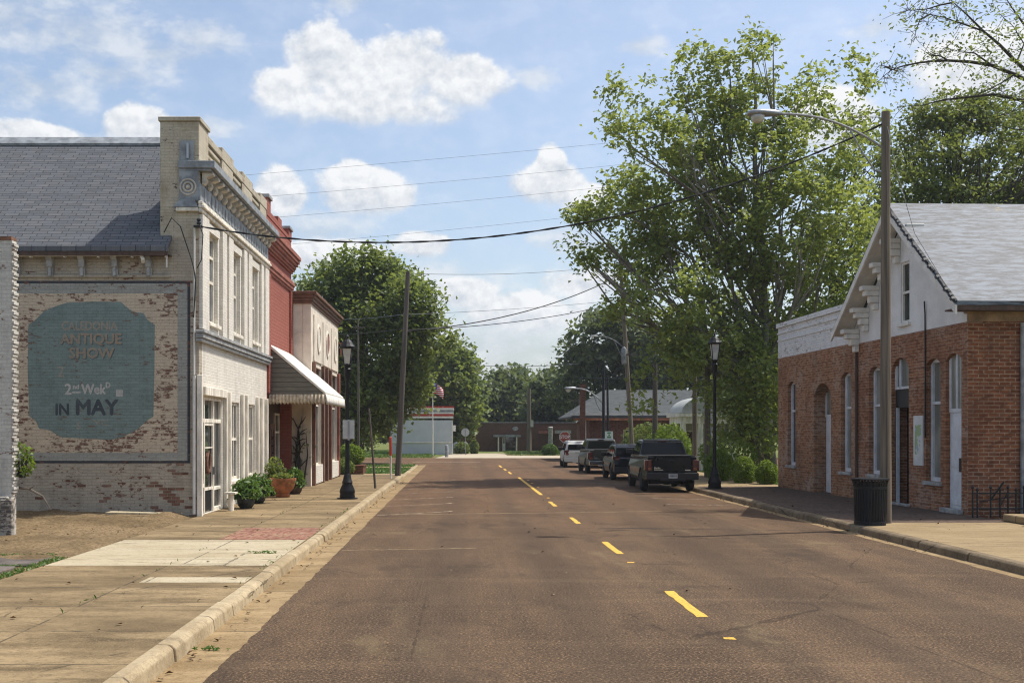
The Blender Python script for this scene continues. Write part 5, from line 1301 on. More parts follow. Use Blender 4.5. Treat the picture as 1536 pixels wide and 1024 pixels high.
lp = pole('utility_pole', 'bare dark pole leaning right at the end of the left sidewalk', (px(596.5, 52), 52, .1), P(612, 408, 52), .145, M_WOODD, GP)
tp = pole('utility_pole', 'tall leaning wooden pole with a grey transformer can behind the parked cars', (px(950, 70), 70, 0), P(930, 385, 70), .16, M_WOOD, GP)
mb = MB(); mb.lathe([(.13, 0), (.16, .04), (.16, .95), (.13, 1.02), (.05, 1.1)], tuple(P(936, 546, 69.7)), 14); mb.build('transformer', M_GREYT, tp, smooth=True)
mb = MB(); mb.box(px(939, 69.7), 69.6, pz(533, 69.7), px(956, 69.7), 69.72, pz(530.5, 69.7)); mb.build('crossarm', M_WOODD, tp)
cobra(tp, P(934, 520, 70), P(897, 504, 70), .5, .022, hs=.6, hm=M_SIGNB)
dk = pole('utility_pole', 'slim dark metal pole carrying a street light by the house chimney', (px(905.5, 76), 76, 0), P(905, 548, 76), .12, M_IRON, 'slim dark poles by the brick house')
cobra(dk, P(903, 604, 76), P(865, 582.5, 76), .85, .05, hs=1.3)
dk2 = pole('utility_pole', 'slim dark metal pole with a small white and green sign', (px(912.5, 78), 78, 0), P(911, 566, 78), .1, M_IRON, 'slim dark poles by the brick house')
sn = thing('route_sign', 'small white sign with a green symbol on the dark pole by the brick house', 'sign', tuple(P(914, 656, 75.5)))
mb = MB(); mb.box(px(907.5, 75.5), 75.5, pz(660.5, 75.5), px(919.5, 75.5), 75.53, pz(646.5, 75.5)); mb.build('sign_plate', mat('sign_white', color=(.62, .68, .62), rough=.4), sn)
mb = MB(); MS = MY(75.497); gcol = mat('sign_green', color=(.05, .2, .1), rough=.5)
for y0, y1, x0, x1 in ((648, 650.2, 911, 916), (651.2, 653.2, 912.5, 915), (654, 656.6, 910.5, 916.5), (657.5, 659.2, 911, 916)): mb.mbox(MS, px(x0, 75.5), px(x1, 75.5), .0, .006, pz(y1, 75.5), pz(y0, 75.5))
mb.build('sign_symbol', gcol, sn)
mb = MB(); mb.box(px(913, 75.6), 75.535, .0, px(914, 75.6), 75.6, pz(660, 75.5)); mb.build('sign_post', M_GALV, sn)
for x, Y, yt, r, m, lab in ((982.5, 60, 545, .17, M_WOODD, 'dark wooden pole rising out of the sycamore leaves behind the black pickup'),
                         (1042, 55, 525, .135, M_WOOD, 'grey wooden pole standing left of the porch pavilion middle'),
                         (1061, 50, 520, .15, M_WOOD, 'grey wooden pole just left of the right street lamp'),
                         (793.5, 124, 583, .28, M_WOOD, 'far pale pole in front of the long brick building'),
                         (870, 112, 592, .2, M_WOODD, 'far dark pole left of the brick house chimney')):
    q = pole('utility_pole', lab, (px(x, Y), Y, -.02), P(x, yt, Y), r, m, GP)
    if Y == 124:
        mb = MB(); mb.box(px(795.5, Y), Y - .2, pz(640, Y), px(800, Y), Y + .1, pz(630, Y)); mb.build('meter_box', M_WHITE, q)
    if Y == 112:
        mb = MB(); mb.box(px(856, Y), Y - .05, pz(601, Y), px(884, Y), Y + .05, pz(599.5, Y)); mb.build('crossarm', M_WOODD, q)
pw = pole('utility_pole', 'thin far pole with a crossarm half lost in the broad left tree', (px(538, 62), 62, 0), P(537, 478, 62), .07, M_WOODD, GP)
mb = MB(); mb.box(px(529, 62), 61.95, pz(492, 62), px(547, 62), 62.05, pz(490, 62)); mb.build('crossarm', M_WOODD, pw)
pa = pole('light_pole', 'pole with a street light arm behind the right street lamp', (px(1066, 58), 58, 0), P(1066, 600, 58), .09, M_GALV)
cobra(pa, P(1068, 628, 58), P(1090, 610, 58), .5, .03, hs=.9)
sp = pole('sign_post', 'thin dark sign post leaning on the left sidewalk beyond the lamp', (px(563, 40.3), 40.3, .15), P(553.5, 612, 40.3), .045, M_WOODD); sp['category'] = 'post'
# red and white marker stake
mk = thing('marker_stake', 'red topped white utility marker stake in front of the leaning pole', 'stake', (px(586.3, 48.8), 48.8, .15))
mb = MB(); mb.tube([(px(586.3, 48.8), 48.8, .15), (px(586, 48.8), 48.8, pz(683, 48.8))], .05, 8); mb.build('post', M_WHITEW, mk)
mb = MB(); mb.tube([(px(586, 48.8), 48.8, pz(682.8, 48.8)), (px(586, 48.8), 48.8, pz(673, 48.8)), (px(585.5, 48.8), 48.8, pz(656, 48.8))], .065, 8); mb.lathe([(.065, 0), (.05, .03), (.01, .05)], (px(585.5, 48.8), 48.8, pz(656, 48.8)), 8); mb.build('marker_head', mat('marker_red', color=(.5, .07, .04), rough=.5), mk)
bo = MB(); bo.lathe([(.16, 0), (.16, 1.0), (.1, 1.1), (.02, 1.13)], (px(670, 98), 98, -.02), 12)
tag(bo.build('bollard', M_GREYT, None, at=(px(670, 98), 98, -.02), smooth=True), 'short grey bollard on the far dirt verge', 'bollard')
# flagpole
fp = thing('flagpole', 'thin white flagpole in front of the white hut', 'flagpole', (px(649, 104), 104, -.05))
mb = MB(); mb.tube([(px(649, 104), 104, -.05), (px(649, 104), 104, pz(570, 104))], [.07, .04], 8); mb.lathe([(.02, 0), (.07, .05), (.02, .12)], (px(649, 104), 104, pz(570, 104)), 8); mb.build('pole', M_WHITE, fp)
def m_flag():
    def fn(k, co):
        x, y, z = k.sep(co)
        st = k.math('LESS_THAN', k.math('FRACT', k.math('MULTIPLY', z, 5.2)), .5); can = k.math('MULTIPLY', k.math('LESS_THAN', x, .36), k.math('GREATER_THAN', z, .35))
        c = k.mix(st, (.7, .7, .7), (.5, .03, .04)); c = k.mix(can, c, (.03, .05, .18))
        return dict(c=c)
    return mat('flag_cloth', fn, rough=.8)
fx, fz = px(649.5, 104), pz(590, 104); mb = MB(); rows = []
for a in range(11):
    s = a / 10; x = fx + .95 * s; off = .1 * math.sin(s * 7); dz = -.55 * s * s
    rows.append([(x, 104 + off, fz + dz + .0), (x + .05, 104 + off * .6, fz + dz + .45), (x, 104 + off, fz + dz + 1.0 - .08 * s)])
mb.loft(rows, cap=False, closed=False)
fl = mb.build('flag', m_flag(), None, at=(fx, 104, fz), smooth='all', recalc=False); sm = fl.modifiers.new('t', 'SOLIDIFY'); sm.thickness = .01
tag(fl, 'small striped red, white and blue flag near the top of the white pole', 'flag')
# stop signs
M_STOP = mat('stop_red', color=(.3, .06, .035), rough=.45); M_SW = mat('sign_letter_white', color=(.75, .73, .7), rough=.5)
def octo(c, r, y0, y1, m, name, par):
    mb = MB(); pts = [(c[0] + r * math.cos(math.pi / 8 + q * math.pi / 4), c[2] + r * math.sin(math.pi / 8 + q * math.pi / 4)) for q in range(8)]
    prism(mb, lambda u, d, z: (u, d, z), pts, y0, y1); return mb.build(name, m, par)
c = P(847.3, 655, 79); ss = thing('stop_sign', 'red octagonal stop sign facing us by the white SUV', 'sign', (c.x, 79, 0))
octo(c, .42, 79.005, 79.02, M_SW, 'sign_rim', ss); pl = octo(c, .385, 79.0, 79.004, M_STOP, 'sign_plate', ss); text('STOP', .34, MY(78.999), c.x, c.z - .115, 0, M_SW, pl, sx=.85, bold=.008)
mb = MB(); mb.box(c.x - .03, 79.025, -.02, c.x + .03, 79.08, c.z + .3); mb.build('sign_post', M_GALV, ss)
c = P(698, 648, 108); ss = thing('stop_sign', 'grey back of an octagonal sign beside the white hut', 'sign', (c.x, 108, 0))
octo(c, .42, 108, 108.02, M_SIGNB, 'sign_plate', ss); mb = MB(); mb.box(c.x - .03, 107.95, -.05, c.x + .03, 107.995, c.z + .3); mb.build('sign_post', M_GALV, ss)
for x, lab in ((684.5, 'white rounded tank left of the low round shrub'), (697.5, 'white rounded tank behind the low round shrub')):
    mb = MB(); mb.lathe([(.25, 0), (.36, .1), (.38, .7), (.34, .95), (.2, 1.1), (.03, 1.15)], (px(x, 113.5), 113.5, .05), 14); t = mb.build('tank', speck((.5, .55, .62), .15, 3, .5, name='tank_paint'), None, at=(px(x, 113.5), 113.5, .05), smooth='all'); tag(t, lab, 'tank')
c = P(510, 662, 90); ss = thing('warning_sign', 'small yellow diamond sign under the far left trees', 'sign', (c.x, 90, 0)); mb = MB(); prism(mb, lambda u, d, z: (u, d, z), [(c.x - .4, c.z), (c.x, c.z - .4), (c.x + .4, c.z), (c.x, c.z + .4)], 90, 90.03); mb.build('sign_plate', mat('sign_yellow', color=(.7, .5, .03), rough=.5), ss); mb = MB(); mb.box(c.x - .03, 90.035, 0, c.x + .03, 90.08, c.z); mb.build('sign_post', M_GALV, ss)
pb = MB(); pb.box(px(524, 57.5), 57.0, .0, px(546, 57.5), 58.9, pz(699, 57.5)); pb.box(px(523, 57.5), 56.96, pz(699, 57.5), px(547, 57.5), 58.95, pz(697, 57.5))
tag(pb.build('brick_planter', M_HB, None, at=(px(535, 57.5), 58, 0)), 'low brick planter box around the round shrub', 'planter')
wt = thing('marker_post', 'short white post standing in front of the brick house', 'post', (px(979.5, 66), 66, 0)); mb = MB(); mb.tube([(px(979.5, 66), 66, 0), (px(979.5, 66), 66, pz(648, 66))], .1, 8); mb.build('post', M_WHITE, wt)

# trash can
tc = thing('trash_can', 'black slatted steel trash can in front of the wooden light pole', 'trash can', (px(1305, 24.4), 24.4, .15))
c = (px(1305, 24.4), 24.4, .15); mb = MB()
for q in range(34):
    a = 2 * math.pi * q / 34; w = .016
    pr = [(.31, .05), (.325, .3), (.335, .78), (.35, .9), (.39, 1.03)]
    R0 = [[(c[0] + (r + dr) * math.cos(a) - s * w * math.sin(a), c[1] + (r + dr) * math.sin(a) + s * w * math.cos(a), c[2] + z) for dr, s in ((0, -1), (.012, -1), (.012, 1), (0, 1))] for r, z in pr]
    mb.loft(R0)
mb.build('slat_basket', M_IRON, tc)
mb = MB()
for r, z0, z1 in ((.335, .04, .09), (.352, .8, .86), (.33, 0, .04), (.405, 1.0, 1.03)): mb.lathe([(r - .025, z0), (r + .005, z0), (r + .005, z1), (r - .025, z1)], c, 28)
mb.build('hoop', M_IRON, tc)
mb = MB(); mb.lathe([(.29, .03), (.3, .95), (.28, .95), (.27, .1)], c, 24); mb.build('liner', M_BLACK, tc)

# ------------------------------------------------------------------ wires
M_WIRE = mat('black_cable', color=(.012, .012, .013), rough=.6); M_WIREG = mat('grey_cable', color=(.16, .17, .19), rough=.6)
def cable(label, pts, r, m=M_WIRE, n=40, twist=False, group='overhead wires'):
    """pts: three surveyed points; hangs as a parabola through them"""
    a, b, c3 = [Vector(p) for p in pts]; mb = MB(); t1 = (b - a).length / ((b - a).length + (c3 - b).length); out = []
    for q in range(n + 1):
        t = q / n; l0 = (t - t1) * (t - 1) / (t1); l1 = t * (t - 1) / (t1 * (t1 - 1)); l2 = t * (t - t1) / (1 - t1)
        out.append(a * l0 + b * l1 + c3 * l2)
    mb.tube(out, r, 6)
    if twist:
        for ph in (0, math.pi):
            mb.tube([p + Vector((0, .014 * math.cos(q * .9 + ph), .014 * math.sin(q * .9 + ph))) for q, p in enumerate(out)], r * .75, 5)
    o = mb.build('power_cable', m, None, at=tuple(a), smooth='all', recalc=False); return tag(o, label, 'cable', group)
def lineY(pA, pB, xs_y, YA, YB):
    pass
def yint(xa, Ya, xb, Yb, x):      # depth at image column x of the straight run between two survey points
    Xa, Xb = px(xa, Ya), px(xb, Yb); s = (x - CX) / F
    t = (s * Ya - Xa) / ((Xb - Xa) - s * (Yb - Ya)); return Ya + (Yb - Ya) * t
def run(label, A, Bm, C, r, m=M_WIRE, **k):
    Ym = yint(A[0], A[2], C[0], C[2], Bm[0]); return cable(label, (P(*A), P(Bm[0], Bm[1], Ym), P(*C)), r, m, **k)
run('thick twisted black cable sagging across the street from the cream shop to the wooden pole', (302, 340, 26.8), (600, 363.5), (1324, 186, 24.9), .016, n=90, twist=True)
run('dark wire rising from the leaning left pole to the transformer pole', (604, 497, 52), (760, 474), (931, 412, 70), .03)
run('lower of the two dark wires right of the leaning left pole', (604, 495, 52), (760, 484), (944, 450, 70), .022)
run('fine grey wire above the two dark wires right of the leaning pole', (604, 472, 52), (760, 464), (940, 449, 70), .012, M_WIREG)
run('dark wire running left from the leaning pole past the tan shop', (503, 502, 60), (555, 499), (606, 493, 52), .02)
run('grey wire running left from the upper leaning pole into the tree', (503, 479, 60), (555, 477), (608, 471, 52), .014, M_WIREG)
for lab, a, b, c in (('topmost fine grey wire high across the sky', (-400, 318, 58), (650, 239), (1700, 128, 80)), ('second fine grey wire down across the sky', (-400, 345, 58), (650, 274), (1700, 150, 80)),
                     ('third fine grey wire down across the sky', (-400, 378, 58), (650, 306), (1700, 178, 80)), ('fourth fine grey wire just above the thick cable', (-400, 420, 58), (650, 347), (1700, 205, 80))):
    run(lab, a, b, c, .008, M_WIREG)
run('fine grey wire from the top of the leaning pole to the transformer pole', (611, 410, 52), (750, 411), (931, 396, 70), .013, M_WIREG)
run('very distant wire low over the far trees', (700, 547, 120), (800, 549), (870, 545, 112), .03, M_WIREG)
run('dark wire in front of the trees above the brick house', (870, 567, 112), (960, 567), (1060, 566, 90), .035)
# ------------------------------------------------------------------ vehicles
def m_paint(name, c, rough=.3, metal=.2, dust=.25):
    def fn(k, co):
        z = k.sep(co)[2]; n = k.noise(co, 3, 5, .6)
        d = k.math('MULTIPLY', k.math('ADD', k.math('SUBTRACT', 1.0, k.ramp(z, .2, .8)), k.math('MULTIPLY', k.ramp(n, .45, .8), .25)), dust, clamp=True)
        return dict(c=k.mix(k.math('MULTIPLY', d, .6), c, (.1, .08, .06)), r=k.math('MULTIPLY_ADD', d, .6, rough))
    m = mat(name, fn, c, rough, metal, .2); m.node_tree.nodes['Principled BSDF'].inputs['Coat Weight'].default_value = .12; m.node_tree.nodes['Principled BSDF'].inputs['Coat Roughness'].default_value = .08
    return m
M_TYRE = speck((.018, .018, .018), .3, 8, .85, name='tyre_rubber'); M_RIM = speck((.3, .3, .3), .2, 8, .35, .8, name='wheel_rim', bump=.05)
M_CGLASS = mat('car_glass', color=(.008, .009, .01), rough=.05, spec=.2)
M_TAIL = mat('tail_light_red', color=(.1, .016, .01), rough=.2, spec=.6); M_TAILO = mat('tail_light_amber', color=(.24, .07, .03), rough=.25); M_CHROME = mat('chrome', color=(.6, .6, .6), rough=.15, metal=1.0)
M_PLATE = mat('plate_paint', color=(.5, .52, .5), rough=.5); M_UNDER = mat('underbody', color=(.008, .008, .008), rough=.9); M_DPL = speck((.02, .02, .02), .2, 9, .6, name='dark_trim_plastic')

def profile(pts, arches):
    """lower outline of a body: a polygon with wheel arches cut along its bottom edge"""
    out = list(pts)                       # from rear bottom, up, over to front bottom
    zb = pts[-1][1]
    for yc, r in sorted(arches, reverse=True):
        zc = .38
        a0 = math.asin(max(-1, min(1, (zb - zc) / r)))
        n = 12
        for q in range(n + 1):
            a = a0 + (math.pi - 2 * a0) * q / n
            out.append((yc + r * math.cos(a), zc + r * math.sin(a)))
    return out

def car(name, label, x, y, paint, rot, W, low, arches, cab, rear_lo, rear_hi, side_glass, lights, bumper, wheel_r, plate=True, tint=M_CGLASS, chrome_bumper=None, pickup=True, cat='pickup truck', rails=False, hs=1.0):
    t = thing(name, label, cat, (x, y, 0), rot, 'vehicles parked along the right kerb', local=True)
    t.scale = (1, 1, hs)
    hw = W / 2
    # lower body
    mb = MB(); prof = profile(low, [(a, wheel_r + .09) for a in arches]); n = len(prof)
    zmax = max(p[1] for p in prof)
    def hwz(z, yy): 
        k = hw - .05 * max(0, (z - .75) / .6) ** 1.5 - .06 * max(0, (.55 - z) / .3)
        L = low[-1][0]; k -= .22 * max(0, (yy - (L - .9)) / .9) ** 2 + .09 * max(0, (.35 - yy) / .35) ** 2
        return k
    for s in (-1, 1):
        mb.poly([(s * hwz(z, yy), yy, z) for yy, z in prof])
    for k in range(n):
        (ya, za), (yb, zb_) = prof[k], prof[(k + 1) % n]
        mb.poly([(-hwz(za, ya), ya, za), (hwz(za, ya), ya, za), (hwz(zb_, yb), yb, zb_), (-hwz(zb_, yb), yb, zb_)])
    body = mb.build('body', paint, t, bevel=.035, merge=True, seg=2)
    # cab / greenhouse
    cz0 = cab[0][1]; czm = max(p[1] for p in cab)
    def cw(z): return hw - .075 - .2 * max(0, (z - cz0)) / (czm - cz0) * .85
    mb = MB(); prism_ = [(cw(z), yy, z) for yy, z in cab]
    mb.hexa([(-a, b, c) for a, b, c in prism_], [(a, b, c) for a, b, c in prism_])
    cb = mb.build('cab' if pickup else 'greenhouse', paint, t, bevel=.04, seg=2)
    # rear glass lies along the rear cab face
    (y0, z0), (y1, z1) = rear_lo, rear_hi
    nx = Vector((0, -(z1 - z0), (y1 - y0))).normalized() * .014
    i0, i1 = cw(z0) - .1, cw(z1) - .09
    mb = MB(); q = [(-i0, y0, z0), (i0, y0, z0), (i1, y1, z1), (-i1, y1, z1)]
    mb.hexa([tuple(Vector(p)) for p in q], [tuple(Vector(p) + nx) for p in q]); mb.build('rear_window', tint, cb)
    for s in (-1, 1):
        for g in side_glass:
            mb = MB(); q = [(s * (cw(z) - .004), yy, z) for yy, z in g]; q2 = [(s * (cw(z) + .012), yy, z) for yy, z in g]; mb.hexa(q, q2); mb.build('side_window', tint, cb)
    for s in (-1, 1):
        lx0, lx1, lz0, lz1, ly_ = lights
        xi = s * (hw - .1 - lx0); xo = s * (hw - .088)
        zm = lz0 + (lz1 - lz0) * .32
        mb = MB(); mb.box(min(xi, xo), ly_, lz0, max(xi, xo), ly_ + .3, lz1); 
        xo2 = s * (hw + .004); mb.box(min(xo, xo2), ly_ + .07, lz0 + .02, max(xo, xo2), ly_ + .34, lz1 - .02)
        tl = mb.build('tail_light', M_TAIL, t, bevel=.02)
        mb = MB(); mb.box(min(xi, xo) + .02, ly_ - .012, lz0 + .03, max(xi, xo) - .02, ly_ + .02, zm); mb.build('reverse_lens', M_CHROME if s > 9 else M_TAILO, tl)
    by, bz0, bz1, bm = bumper
    mb = MB(); mb.box(-hw + .05, by, bz0, hw - .05, by + .22, bz1); mb.box(-.45, by - .02, bz0 - .05, .45, by + .15, bz0 + .06); bp = mb.build('bumper', bm, t, bevel=.03, seg=2)
    if plate:
        mb = MB(); mb.box(-.16, by - .035, bz0 + .06, .16, by - .022, bz0 + .22); lp_ = mb.build('licence_plate', M_PLATE, bp)
        mb = MB()
        for q in range(6): mb.box(-.125 + q * .044, by - .037, bz0 + .105, -.095 + q * .044, by - .0355, bz0 + .175)
        mb.box(-.12, by - .037, bz0 + .19, .12, by - .0355, bz0 + .205)
        mb.build('plate_characters', mat('plate_ink', color=(.04, .07, .12), rough=.5) if 'plate_ink' not in bpy.data.materials else bpy.data.materials['plate_ink'], lp_)
    mb = MB(); mb.box(-.17, cab[1][0] - .012, czm - .075, .17, cab[1][0] + .05, czm - .035); mb.build('brake_light', M_TAIL, cb)
    # underbody, axles, exhaust
    mb = MB(); mb.box(-hw + .2, .35, .3, hw - .2, low[-1][0] - .5, .5); mb.box(-.5, arches[0] - .08, .3, .5, arches[0] + .08, .42); mb.lathe([(.13, -.12), (.17, 0), (.13, .12)], (0, arches[0], .36), 10); mb.tube([(hw * .45, -.0, .34), (hw * .45, 1.5, .36)], .035, 8); mb.tube([(0, by - .1, .42), (0, by + .2, .42)], .03, 6); mb.build('underbody', M_UNDER, t)
    for a in arches:
        for s in (-1, 1):
            mb = MB(); xo = s * (hw - .0); xi = s * (hw - .26); w = wheel_r
            pr = [(w * .62, 0), (w * .93, .015), (w, .06), (w, .2), (w * .93, .245), (w * .62, .26)]
            mb.lathe(pr, (0, 0, 0), 28); mb.v = [(xo - s * z, a + xx, w + yy) for xx, yy, z in mb.v]; ty = mb.build('wheel', M_TYRE, t, smooth=True)
            mb = MB(); mb.lathe([(w * .63, .01), (w * .55, .03), (w * .2, .07), (.06, .03), (.02, .03)], (0, 0, 0), 20); mb.v = [(xo - s * z, a + xx, w + yy) for xx, yy, z in mb.v]; mb.build('rim', M_RIM, ty, smooth=True)
            mb = MB(); mb.tube([(s * (hw - .3), a + (w + .085) * math.cos(q * math.pi / 10), .38 + (w + .085) * math.sin(q * math.pi / 10)) for q in range(11)], .02, 4); 
    mz = cz0 + .05; my = cab[-1][0] - .45 if pickup else cab[-1][0] - .75
    for s in (-1, 1):
        mb = MB(); mb.box(min(s * (hw - .1), s * (hw + .17)), my, mz, max(s * (hw - .1), s * (hw + .17)), my + .1, mz + .2); mb.build('mirror', M_DPL, t, bevel=.03, seg=2)
    return t, body, cw

M_BLK = m_paint('black_car_paint', (.006, .0065, .008), .22, .1, .14); M_DGRN = m_paint('grey_green_paint', (.06, .062, .052), .3, .4, .3); M_CHAR = m_paint('charcoal_paint', (.02, .024, .028), .25, .4, .22); M_WHT = m_paint('white_car_paint', (.58, .57, .53), .35, 0, .3)
PK = [(.03, .55), (0, .75), (.02, 1.0), (.0, 1.3), (.06, 1.335), (1.95, 1.345), (2.0, 1.3), (4.55, 1.27), (5.5, 1.15), (5.75, 1.02), (5.82, .7), (5.75, .42)]
PK0 = (.12, .48)
CABP = [(1.97, 1.28), (2.28, 1.84), (2.45, 1.9), (3.1, 1.93), (3.75, 1.88), (4.65, 1.27)]
SG = [[(2.25, 1.36), (2.42, 1.76), (3.05, 1.8), (3.05, 1.34)], [(3.15, 1.34), (3.15, 1.8), (3.7, 1.77), (4.35, 1.34)]]
def pickup(label, x, y, paint, rot, tl_w=.13, bm=None, W=1.98, hs=1.0):
    t, body, cw = car('pickup_truck', label, x, y, paint, rot, W, [PK0] + PK, (1.3, 4.75), CABP, (2.02, 1.375), (2.25, 1.79), SG, (tl_w, 0, .78, 1.2, -.012), (-.14, .47, .73, bm or paint), .4, hs=hs)
    hw = W / 2
    mb = MB(); mb.box(-hw + .3, -.014, .76, hw - .3, .02, 1.31); mb.box(-hw + .3, -.03, 1.3, hw - .3, .05, 1.345); tg = mb.build('tailgate', paint, t, bevel=.02, seg=2)
    mb = MB(); mb.box(-.12, -.03, 1.14, .12, -.0145, 1.2); mb.build('handle', M_DPL, tg, bevel=.01)
    mb = MB(); mb.box(-hw + .17, .1, 1.346, hw - .17, 1.9, 1.352); mb.build('bed', M_UNDER, t)
    mb = MB()
    for q, (xx, w) in enumerate(((-.66, .05), (-.6, .05), (-.54, .05), (-.48, .04))): mb.box(xx, -.02, .86, xx + w, -.0145, .93 - .02 * (q % 2))
    mb.box(-.66, -.02, .81, -.34, -.0145, .84); mb.box(.46, -.02, .8, .66, -.0145, .835)
    mb.build('badge', M_CHROME, tg)
    return t
pickup('black pickup truck parked nearest, beside the right street lamp', 7.75, 40.15, M_BLK, R(-1.6), .15, M_DPL)
pickup('grey-green pickup truck parked between the white and charcoal SUVs', 7.7, 57.8, M_DGRN, R(-.3), .15, M_CHROME, 1.95, .96)
SUVL = [(.2, .42), (.06, .55), (.02, .75), (.1, 1.0), (.2, 1.06), (3.6, 1.02), (4.35, .88), (4.55, .66), (4.5, .36)]
SUVC = [(.16, 1.03), (.5, 1.5), (.75, 1.62), (2.0, 1.66), (2.7, 1.6), (3.7, 1.02)]
SUVG = [[(.62, 1.12), (.82, 1.48), (1.2, 1.54), (1.2, 1.1)], [(1.27, 1.1), (1.27, 1.54), (2.0, 1.56), (2.0, 1.1)], [(2.07, 1.1), (2.07, 1.56), (2.62, 1.52), (3.3, 1.1)]]
def suv(label, x, y, paint, rot, W, tall=1.0, boxy=False, hs=1.0):
    C = SUVC if not boxy else [(.1, 1.03), (.22, 1.5), (.4, 1.68), (2.6, 1.72), (3.0, 1.66), (3.7, 1.02)]
    rl, rh = ((.225, 1.12), (.46, 1.445)) if not boxy else ((.13, 1.12), (.215, 1.48))
    t, body, cw = car('parked_suv', label, x, y, paint, rot, W, SUVL, (.95, 3.6), C, rl, rh, SUVG, (.2, 0, .92 if not boxy else .8, 1.13, .02), (-.05, .36, .62, M_DPL if not boxy else paint), .35, pickup=False, cat='SUV', plate=False, hs=hs)
    hw = W / 2
    mb = MB(); mb.box(-hw + .25, .012, .66, hw - .25, .05, 1.03); tg = mb.build('tailgate', paint, t, bevel=.02, seg=2)
    mb = MB(); mb.box(-.16, -.002, .78, .16, .0115, .93); mb.build('licence_plate', M_PLATE, tg)
    mb = MB(); mb.box(-.3, -.002, .96, .3, .0115, 1.0); mb.build('badge', M_CHROME, tg)
    for s in (-1, 1):
        mb = MB(); mb.tube([(s * (hw - .28), .8, 1.64), (s * (hw - .28), .95, 1.7 + .06 * boxy), (s * (hw - .28), 2.3, 1.7 + .06 * boxy), (s * (hw - .28), 2.5, 1.64)], .02, 5); mb.build('roof_rail', M_DPL, t)
    return t
suv('charcoal SUV parked between the black and grey-green pickups', 7.9, 50.1, M_CHAR, R(0), 1.84, hs=.99)
suv('white boxy SUV parked farthest along the right kerb', 7.42, 68.2, M_WHT, R(-1.0), 1.9, boxy=True, hs=.97)

rsv = suv('red SUV parked far off, half hidden by the left tree trunks', px(545, 101), 101.0, m_paint('red_car_paint', (.28, .03, .025)), R(90), 1.85); rsv['group'] = ''; del rsv['group']
# ------------------------------------------------------------------ camera, sun, sky with clouds
cam = bpy.data.cameras.new('camera'); co_ = bpy.data.objects.new('camera', cam); COL.objects.link(co_)
co_.location = (0, 0, EYE); co_.rotation_euler = (R(90), 0, 0)
cam.sensor_width = 36; cam.lens = F / 1536 * 36; cam.shift_x = (768 - CX) / 1536; cam.shift_y = (HY - 512) / 1536
cam.clip_start = .1; cam.clip_end = 5000
SC.camera = co_

EL, AZ = R(61), R(70.4)        # elevation; azimuth clockwise from +Y
sun = bpy.data.lights.new('sun', 'SUN'); sun.energy = 3.4; sun.angle = R(.53); sun.color = (1, .955, .88)
so = bpy.data.objects.new('sun', sun); COL.objects.link(so)
d = Vector((math.sin(AZ) * math.cos(EL), math.cos(AZ) * math.cos(EL), math.sin(EL)))
so.rotation_euler = d.to_track_quat('Z', 'Y').to_euler(); so.location = d * 200

w = bpy.data.worlds.new('World'); SC.world = w; w.use_nodes = True
nt = w.node_tree; nt.nodes.clear(); k = N(nt)
out = k.new('ShaderNodeOutputWorld'); sky = k.new('ShaderNodeTexSky', sky_type='NISHITA')
sky.sun_disc = False; sky.sun_elevation = EL; sky.sun_rotation = AZ; sky.air_density = 1.0; sky.dust_density = 2.5; sky.ozone_density = 1.0; sky.altitude = 0
bg = k.new('ShaderNodeBackground'); k.put(bg.inputs[0], sky.outputs[0]); bg.inputs[1].default_value = SKY_STR
tc = k.new('ShaderNodeTexCoord'); dv = tc.outputs['Generated']
x, y, z = k.sep(dv)
az = k.math('ARCTAN2', x, y); el = k.math('ARCSINE', z)
ang = k.comb(az, el, 0.0)
def A(px_, py_):
    u = (px_ - CX) / F; v = (HY - py_) / F
    return math.atan(u), math.atan(v / math.sqrt(1 + u * u))
# fluffy cloud banks: (x, y, half width, half height) of each lobe as surveyed on the photograph, kept as sky angles
CUM = [(560, 140, 150, 62), (490, 100, 90, 62), (600, 105, 110, 62), (430, 135, 75, 48), (690, 120, 80, 45), (560, 165, 150, 38),
       (545, 290, 78, 48), (530, 262, 48, 30), (590, 300, 40, 26), (822, 280, 66, 34), (825, 250, 26, 34), (205, 192, 60, 36), (60, 205, 90, 24), (420, 300, 48, 44), (880, 300, 50, 30),
       (640, 370, 60, 30), (1480, 110, 120, 70), (1255, 185, 70, 50), (800, 470, 130, 46), (690, 440, 80, 30), (500, 390, 120, 30), (880, 430, 90, 40)]
WIS = [(800, 118, 50, 22), (960, 70, 60, 30), (120, 50, 170, 70), (300, 60, 90, 44), (60, 130, 120, 44), (170, 110, 110, 40), (20, 30, 120, 60), (520, 2, 60, 20), (300, 190, 80, 26), (240, 80, 140, 40), (700, 520, 300, 70), (640, 430, 160, 60), (480, 350, 130, 50), (860, 360, 130, 44),
       (1320, 40, 60, 30), (1450, 60, 140, 60)]
n1 = k.noise(k.map(dv, (1, 1, 1.25), (3.1, 1.7, .4)), 11, 10, .6)
n2 = k.noise(k.map(dv, (1, 1, 1.25), (3.1 + .0028, 1.7 + .001, .4 + .0075)), 11, 10, .6)
nf = k.noise(k.map(dv, (1, 1, 1.8), (1, 5, 2)), 26, 7, .6)
